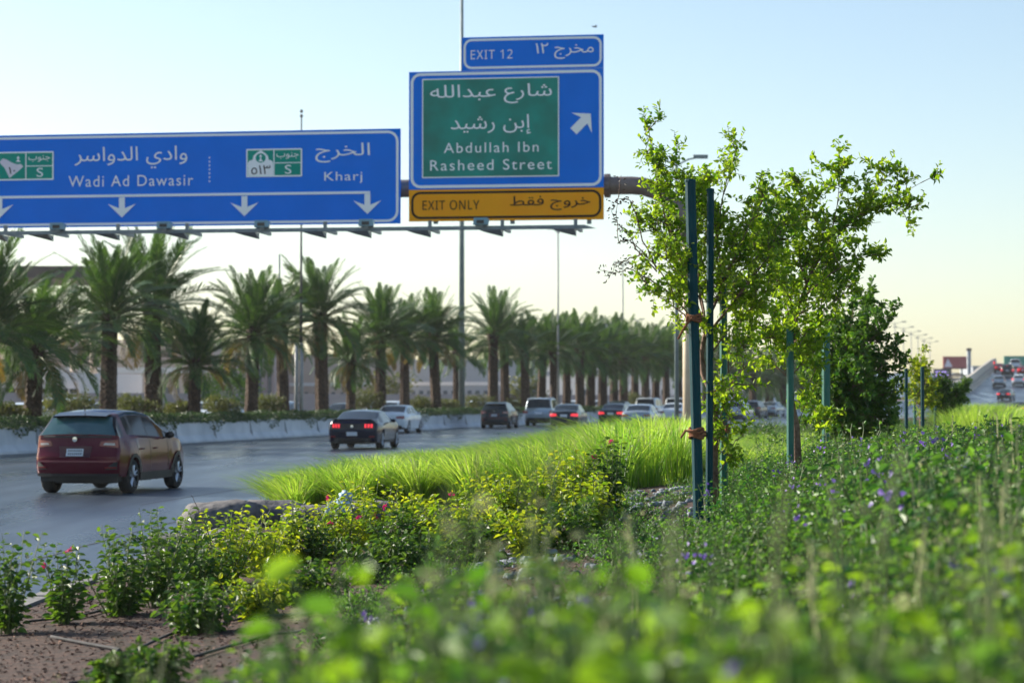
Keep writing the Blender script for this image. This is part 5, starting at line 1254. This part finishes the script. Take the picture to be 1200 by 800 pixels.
# front-left dark green shrubs, then the lit yellow green ones
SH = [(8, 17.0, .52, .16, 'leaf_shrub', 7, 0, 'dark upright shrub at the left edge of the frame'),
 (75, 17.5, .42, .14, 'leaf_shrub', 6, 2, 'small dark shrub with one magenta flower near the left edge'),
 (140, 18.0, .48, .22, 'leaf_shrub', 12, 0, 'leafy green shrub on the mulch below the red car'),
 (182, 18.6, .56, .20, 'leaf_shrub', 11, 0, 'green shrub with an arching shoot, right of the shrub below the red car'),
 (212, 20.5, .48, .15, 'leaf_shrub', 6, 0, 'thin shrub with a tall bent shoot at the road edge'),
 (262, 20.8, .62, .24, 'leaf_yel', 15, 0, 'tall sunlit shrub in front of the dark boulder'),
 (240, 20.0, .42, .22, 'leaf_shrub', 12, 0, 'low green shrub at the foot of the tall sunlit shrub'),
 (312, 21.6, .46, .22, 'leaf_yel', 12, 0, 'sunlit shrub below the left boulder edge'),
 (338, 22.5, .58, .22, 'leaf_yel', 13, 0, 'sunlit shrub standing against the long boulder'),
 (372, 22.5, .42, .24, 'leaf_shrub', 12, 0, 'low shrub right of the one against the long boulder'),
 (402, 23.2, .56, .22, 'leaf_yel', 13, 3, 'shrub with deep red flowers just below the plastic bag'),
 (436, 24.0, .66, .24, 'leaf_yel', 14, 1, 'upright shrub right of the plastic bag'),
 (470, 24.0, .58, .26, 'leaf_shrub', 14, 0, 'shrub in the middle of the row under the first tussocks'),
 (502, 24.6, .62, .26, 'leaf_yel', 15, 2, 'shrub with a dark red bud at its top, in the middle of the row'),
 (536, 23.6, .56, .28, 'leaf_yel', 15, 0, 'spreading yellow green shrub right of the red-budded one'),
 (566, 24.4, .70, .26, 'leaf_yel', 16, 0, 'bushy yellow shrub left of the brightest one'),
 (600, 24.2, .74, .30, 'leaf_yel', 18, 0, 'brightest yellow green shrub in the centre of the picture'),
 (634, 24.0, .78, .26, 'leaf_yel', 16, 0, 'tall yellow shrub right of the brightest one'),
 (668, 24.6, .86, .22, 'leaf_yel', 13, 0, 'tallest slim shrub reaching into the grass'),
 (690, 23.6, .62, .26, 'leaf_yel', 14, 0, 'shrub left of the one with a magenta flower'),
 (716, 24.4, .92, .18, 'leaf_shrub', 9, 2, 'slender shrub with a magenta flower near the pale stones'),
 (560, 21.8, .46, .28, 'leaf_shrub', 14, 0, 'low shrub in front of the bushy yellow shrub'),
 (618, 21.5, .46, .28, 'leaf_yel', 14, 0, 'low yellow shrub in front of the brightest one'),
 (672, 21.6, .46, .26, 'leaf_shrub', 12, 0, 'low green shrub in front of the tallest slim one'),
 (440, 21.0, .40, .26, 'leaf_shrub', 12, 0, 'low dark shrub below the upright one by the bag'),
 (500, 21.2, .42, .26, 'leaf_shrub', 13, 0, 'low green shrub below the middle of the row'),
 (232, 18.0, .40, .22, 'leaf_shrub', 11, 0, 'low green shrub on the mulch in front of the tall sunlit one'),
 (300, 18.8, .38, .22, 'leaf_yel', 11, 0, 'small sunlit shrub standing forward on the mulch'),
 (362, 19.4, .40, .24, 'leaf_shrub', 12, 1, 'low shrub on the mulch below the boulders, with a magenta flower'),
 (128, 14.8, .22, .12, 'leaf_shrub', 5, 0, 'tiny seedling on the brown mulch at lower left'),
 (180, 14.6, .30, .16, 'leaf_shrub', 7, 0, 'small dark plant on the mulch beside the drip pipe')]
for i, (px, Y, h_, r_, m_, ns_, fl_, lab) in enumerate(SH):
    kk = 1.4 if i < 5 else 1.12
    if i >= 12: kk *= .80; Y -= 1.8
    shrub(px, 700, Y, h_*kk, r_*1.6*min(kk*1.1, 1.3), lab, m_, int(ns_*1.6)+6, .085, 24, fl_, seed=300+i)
# arching shoots
def shoot(pts, Y, label, m='leaf_shrub', leafL=.04, bare=False):
    B = at(*pts[0], Y); t = thing('arching_shoot', label, 'branch', tuple(B)); P_ = [at(x, y, Y)-B for x, y in pts]; fine = []
    for i in range(len(P_)-1):
        for j in range(5): fine.append(P_[i].lerp(P_[i+1], j/5)+rv(.003))
    fine.append(P_[-1]); k = len(fine); g = G(); tube(g, fine, [.006*(1-.7*i/k) for i in range(k)], 5); g.build('stem', 'twig' if bare else 'stem', t)
    if not bare:
        g = G(); L_ = [p for p in fine[3:] for _ in range(5)]; leaves(g, [tuple(p+rv(.01)) for p in L_], [tuple(rv(1)) for _ in L_], [tuple(rv(.5)+Vector((0, 0, .8))) for _ in L_], leafL, leafL*.6); g.build('foliage', m, t)
shoot([(150, 720), (138, 665), (140, 640), (155, 630), (167, 632)], 18.8, 'leafy shoot arching left over the road edge')
shoot([(200, 700), (195, 665), (186, 640), (181, 622)], 20.0, 'thin leafy shoot with curled tip at the road edge')
shoot([(245, 640), (238, 610), (230, 592), (224, 580)], 21.0, 'bare dark twig sticking up in front of the road by the boulders', bare=True)
# ================================================================== GROUND COVER (uncountable)
def cover(name, label, pts, variants, mats, kind='stuff'):
    g = G()
    for (x, y, s, v, rz) in pts:
        c, s_ = math.cos(rz)*s, math.sin(rz)*s
        m = np.array([[c, -s_, 0, x], [s_, c, 0, y], [0, 0, s, landz(x, y)], [0, 0, 0, 1]]); g.merge(variants[v], m)
    return g.build(name, mats, kind=kind, label=label)
def variant(h_, r_, nst, leafL, per, seed, wr=.6, fl=0, flm=2):
    gs, gl, tips = shrub_arr(h_, r_, nst, leafL, per, seed, wr); g = G(); v, q, t_, qm, tm = gs.arrays(); g.merge((v, q, t_, qm+1, tm+1)); g.merge(gl.arrays())
    for f in range(fl):
        k = 10; p = tips[f % len(tips)]; P_ = [tuple(p+rv(.02)+Vector((0, 0, .05*rnd.random()))) for _ in range(k)]
        leaves(g, P_, [tuple(rv(1)) for _ in range(k)], [tuple(rv(1)) for _ in range(k)], .03, .022, m=flm)
    return g.arrays()
MV = [variant(.42, .30, 13, .055, 15, 500+i, fl=(1 if i < 1 else 0)) for i in range(5)]
MV.append(variant(.6, .12, 6, .09, 10, 530, .22)); 
def recol(a, m0, m1):
    v, q, t_, qm, tm = a; return v, q, t_, np.where(qm == m0, m1, qm), np.where(tm == m0, m1, tm)
MV.append(recol(variant(.5, .3, 11, .075, 13, 531, .6), 0, 3)); MV.append(recol(variant(.7, .1, 3, .03, 14, 532, .4), 0, 4))
pts = []
for k in range(3200):          # mid-distance thicket, right
    Y = rnd.uniform(9, 34); px = rnd.uniform(720, 1230); x = (px-600)/F*Y
    lim = interp(Y, [(9, 1.2), (14, 1.1), (18, 1.5), (24, 2.2), (34, 3.5)])
    if x < lim + .3*noise1(Y, x, 2) or (820 < px < 860 and 19.5 < Y < 22) : continue
    d_ = .62 if Y > 20 else .5
    if rnd.random() > d_: continue
    cl_ = noise1(x*2.2, Y*1.1, 12)
    if cl_ < -.25 and rnd.random() < .75: continue
    s = rnd.uniform(.55, 1.05)*(1+.3*cl_)
    s *= 1.0+.75*smooth(860, 1180, px)*smooth(7, 13, Y)
    if px < 800: s *= .55
    v_ = 0 if rnd.random() < .08 else rnd.choice((1, 2, 3, 4, 5, 6, 6, 7) if rnd.random() < .6 else (1, 2, 3, 4))
    if v_ >= 5: s *= .72
    topmax = (CAMZ - (interp(px, [(700, 590), (850, 545), (950, 525), (1050, 512), (1200, 500)]) - (22 if rnd.random() < .15 else 0) - 466)/F*Y) - landz(x, Y)
    s = min(s, max(.3, topmax/(.42, .42, .42, .42, .42, .6, .5, .7)[v_]))
    pts.append((x, Y, s, v_, rnd.uniform(0, 6.28)))
pts = pts[:1000]
for k in range(330):
    Y = rnd.uniform(33, 95); px = rnd.uniform(850, 1225); x = (px-600)/F*Y
    if x < kerbx(Y)+.8: continue
    pts.append((x, Y, rnd.uniform(.9, 1.7), rnd.choice((1, 2, 3, 4, 6)), rnd.uniform(0, 6.28)))
cover('ground_cover', 'dense green leafy ground cover with small purple flowers round the trees', pts, MV, ['leaf_cover', 'stem', 'flower_purple', 'leaf_shrub', 'stem_pale'])
# foreground growth out of focus, 3 to 8 m away
FV = [variant(.62, .27, 9, .060, 16, 600+i, .66, fl=(1 if i == 0 else 0)) for i in range(6)]
def recol(a, m0, m1):
    v, q, t_, qm, tm = a; return v, q, t_, np.where(qm == m0, m1, qm), np.where(tm == m0, m1, tm)
FV[4] = recol(FV[4], 0, 3); FV[5] = recol(FV[5], 0, 3)
FV.append(recol(variant(.7, .16, 7, .10, 9, 620, .28), 0, 3)); FV.append(variant(.66, .2, 5, .11, 6, 621, .7)); FV.append(recol(variant(.75, .14, 5, .03, 16, 622, .5), 0, 4))
pts = []
prof_ = [(120, 780), (200, 745), (300, 705), (400, 680), (500, 655), (640, 640), (740, 645), (820, 640), (900, 630), (1000, 618), (1100, 605), (1240, 590)]
for k in range(1500):
    Y = rnd.uniform(3.4, 9.5) if rnd.random() < .9 else rnd.uniform(3.0, 3.8); px = rnd.uniform(110, 1300); x = (px-600)/F*Y
    top = interp(px, prof_) + 70*rnd.random() - (45 if rnd.random() < .12 else 0); zt_ = CAMZ - (top-466)/F*Y; h_ = zt_ - landz(x, Y)
    if h_ < .22: continue
    keep = .30 if px < 300 else .30 if px < 620 else .34 if px < 760 else .5
    if rnd.random() > keep*(1.25 if noise1(x*3.1, Y*1.3, 5) > -.05 else .3): continue
    h_ *= .86+.22*noise1(x*2.3, Y*1.9, 8)
    pts.append((x, Y, min(1.9, h_/.62), (0 if rnd.random() < .10 else rnd.randrange(1, 9)), rnd.uniform(0, 6.28)))
cover('foreground_growth', 'blurred leafy plants with purple flowers filling the foreground', pts, FV, ['leaf_fore', 'stem', 'flower_purple', 'leaf_cover', 'stem_pale'])
# low cover creeping over the pale stones in the centre
LV = [variant(.16, .26, 11, .04, 9, 700+i) for i in range(4)]
pts = []
for k in range(1300):
    Y = rnd.uniform(11.5, 30); px = rnd.uniform(330, 900); x = (px-600)/F*Y
    if x < -1.3 + .25*noise1(Y, x): continue
    if noise1(x*2.2, Y*1.1, 4) < -.05 or rnd.random() < .45: continue
    pts.append((x, Y, rnd.uniform(.6, 1.2), rnd.randrange(4), rnd.uniform(0, 6.28)))
cover('creeping_cover', 'low creeping green plants between the pale stones', pts, LV, ['leaf_cover', 'stem'])
# pale seed stalks standing out of the foreground
g = G()
for (px, py0, py1, Y) in [(612, 760, 655, 4.2), (585, 700, 640, 4.6), (706, 790, 700, 4.0), (1150, 620, 560, 8), (1166, 640, 572, 8), (1080, 700, 620, 6), (745, 700, 610, 6.5), (960, 690, 640, 6), (1074, 600, 540, 12), (1190, 560, 490, 14), (1176, 560, 487, 15), (1110, 545, 490, 20)]:
    a = at(px, py0+60, Y); b = at(px+rnd.uniform(-10, 10), py1, Y); tube(g, [a, a.lerp(b, .5)+rv(.01), b], [.006, .005, .004], 5)
    L_ = [a.lerp(b, u) for u in np.linspace(.35, 1, 14)]; leaves(g, [tuple(p) for p in L_], [tuple(rv(.6)+Vector((0, 0, 1))) for _ in L_], [tuple(rv(1)) for _ in L_], .035, .012, m=0)
g.build('seed_stalks', 'stem_pale', kind='stuff', label='pale dry seed stalks standing above the foreground leaves')

# ================================================================== STONES, BOULDERS, PIPES, MULCH CHIPS, BAG
def blob(g, c, rx, ry, rz_, seed, n=10, m=0, rough=.22):
    r2 = np.random.default_rng(seed); ph = r2.random(6)*6; V = []
    for i in range(n+1):
        th = PI*i/n; row = []
        for j in range(2*n):
            a = PI*j/n; d = np.array([math.sin(th)*math.cos(a), math.sin(th)*math.sin(a), math.cos(th)])
            k = 1+rough*(math.sin(d[0]*3+ph[0])*math.sin(d[1]*4+ph[1])+.6*math.sin(d[2]*6+ph[2]+d[0]*5)+.35*math.sin(d[1]*11+ph[3])*math.cos(d[0]*9+ph[4]))
            s = np.sign(d)*np.abs(d)**.8; row.append((c[0]+s[0]*rx*k, c[1]+s[1]*ry*k, c[2]+s[2]*rz_*k))
        row.append(row[0]); V.append(row)
    grid(g, V, flip=True)
for i, (px, Y, rx, ry, rz_, lab) in enumerate([(208, 26.2, .34, .3, .16, 'dark rounded boulder at the road edge, leftmost of the boulders'), (262, 31.0, .60, .45, .26, 'long dark grey boulder behind the tall sunlit shrub'), (322, 31.5, .62, .5, .24, 'broad flat grey boulder below the grass tip'), (378, 31.0, .55, .5, .20, 'flat grey boulder under the plastic bag'), (430, 31.5, .5, .4, .2, 'grey boulder half hidden right of the plastic bag')]):
    x = (px-600)/F*Y; t = thing('boulder', lab, 'rock', (x, Y, landz(x, Y)), 0, 'boulders along the bed edge'); g = G(); blob(g, (0, 0, rz_*.35), rx, ry, rz_, i, 14, rough=.12); g.build('stone', 'rock', t, smooth=True)
tmpl = []
for i in range(4): g = G(); blob(g, (0, 0, 0), 1, .8, .55, 40+i, 5, rough=.25); tmpl.append(g.arrays())
g = G()
for k in range(2600):
    Y = rnd.uniform(11.5, 30); px = rnd.uniform(330, 1000); x = (px-600)/F*Y
    if x < -1.0+.2*noise1(Y*2, x) or (px < 500 and Y > 16): continue
    if noise1(x*1.6, Y*.8, 9) < -.1 and rnd.random() < .8: continue
    s = rnd.uniform(.015, .06); a = rnd.uniform(0, 6.28)
    g.merge(tmpl[rnd.randrange(4)], np.array([[math.cos(a)*s, -math.sin(a)*s, 0, x], [math.sin(a)*s, math.cos(a)*s, 0, Y], [0, 0, s, landz(x, Y)+s*.2], [0, 0, 0, 1]]))
g.build('pale_stones', 'pale_stone', kind='stuff', smooth=True, label='scattered pale blue grey stones between the creeping plants')
g = G(); n = 16000
Yc = rng.uniform(10.5, 30, n); px = rng.uniform(-60, 760, n); xc = (px-600)/F*Yc; kx = np.array([kerbx(v) for v in Yc]); ok = xc > kx+.25; Yc, xc = Yc[ok], xc[ok]
P_ = np.stack([xc, Yc, np.array([landz(a, b) for a, b in zip(xc, Yc)])+.01], 1); k = len(P_); s = .012+.035*rng.random(k)
leaves(g, P_, np.concatenate([rng.normal(size=(k, 2)), .25*rng.normal(size=(k, 1))], 1), rng.normal(size=(k, 3))*.35+np.array([0, 0, 1.]), s, s*.5, curl=.3)
g.build('bark_mulch', 'chip', kind='stuff', label='brown bark chips covering the soil')
for i, (pp, lab) in enumerate([([(60, 745), (100, 790), (140, 760), (200, 742), (290, 722), (400, 716)], 'grey drip pipe across the mulch at lower left'), ([(80, 800), (150, 792), (230, 768), (320, 742), (430, 730)], 'second grey drip pipe nearer the camera'), ([(30, 728), (90, 722), (170, 700), (230, 690)], 'thin drip pipe under the dark shrubs at left')]):
    P_ = []
    for (px, py) in pp:
        d = ray(px, py); Y = 16.
        for _ in range(12): z = landz(d.x/d.y*Y, Y)+.02; Y = .5*Y + .5*(CAMZ-z)/(-d.z/d.y)
        P_.append(Vector((d.x/d.y*Y, Y, landz(d.x/d.y*Y, Y)+.022)))
    P_.sort(key=lambda v: v.x); fine = []
    for a in range(len(P_)-1):
        for j in range(8): p = P_[a].lerp(P_[a+1], j/8); p.z = landz(p.x, p.y)+.02; fine.append(p)
    g = G(); tube(g, fine, .010, 6); g.build('drip_pipe', 'pipe', smooth=True, label=lab, category='pipe', group='drip irrigation pipes')
x = (400-600)/F*30.6; z = landz(x, 30.6)+.2
t = thing('plastic_bag', 'crumpled pale blue plastic bag lying at the foot of the grass tussocks', 'bag', (x, 30.6, z))
g = G(); blob(g, (-.03, 0, .02), .16, .12, .11, 77, 18, rough=.2); blob(g, (.06, 0, .17), .085, .07, .08, 78, 14, rough=.25); g.build('sack', 'bag', t, smooth=True)

# ================================================================== HAZE
m = bpy.data.materials.new('haze'); m.use_nodes = True; t_ = m.node_tree; t_.nodes.clear()
o_ = t_.nodes.new('ShaderNodeOutputMaterial'); pv = t_.nodes.new('ShaderNodeVolumePrincipled')
pv.inputs['Density'].default_value = .00014; pv.inputs['Color'].default_value = (.93, .95, .97, 1); pv.inputs['Anisotropy'].default_value = .3
t_.links.new(pv.outputs[0], o_.inputs['Volume']); M['haze'] = m
g = G(); box(g, -420, 520, -40, 760, -1.2, 42); hz = g.build('haze', 'haze', kind='stuff')
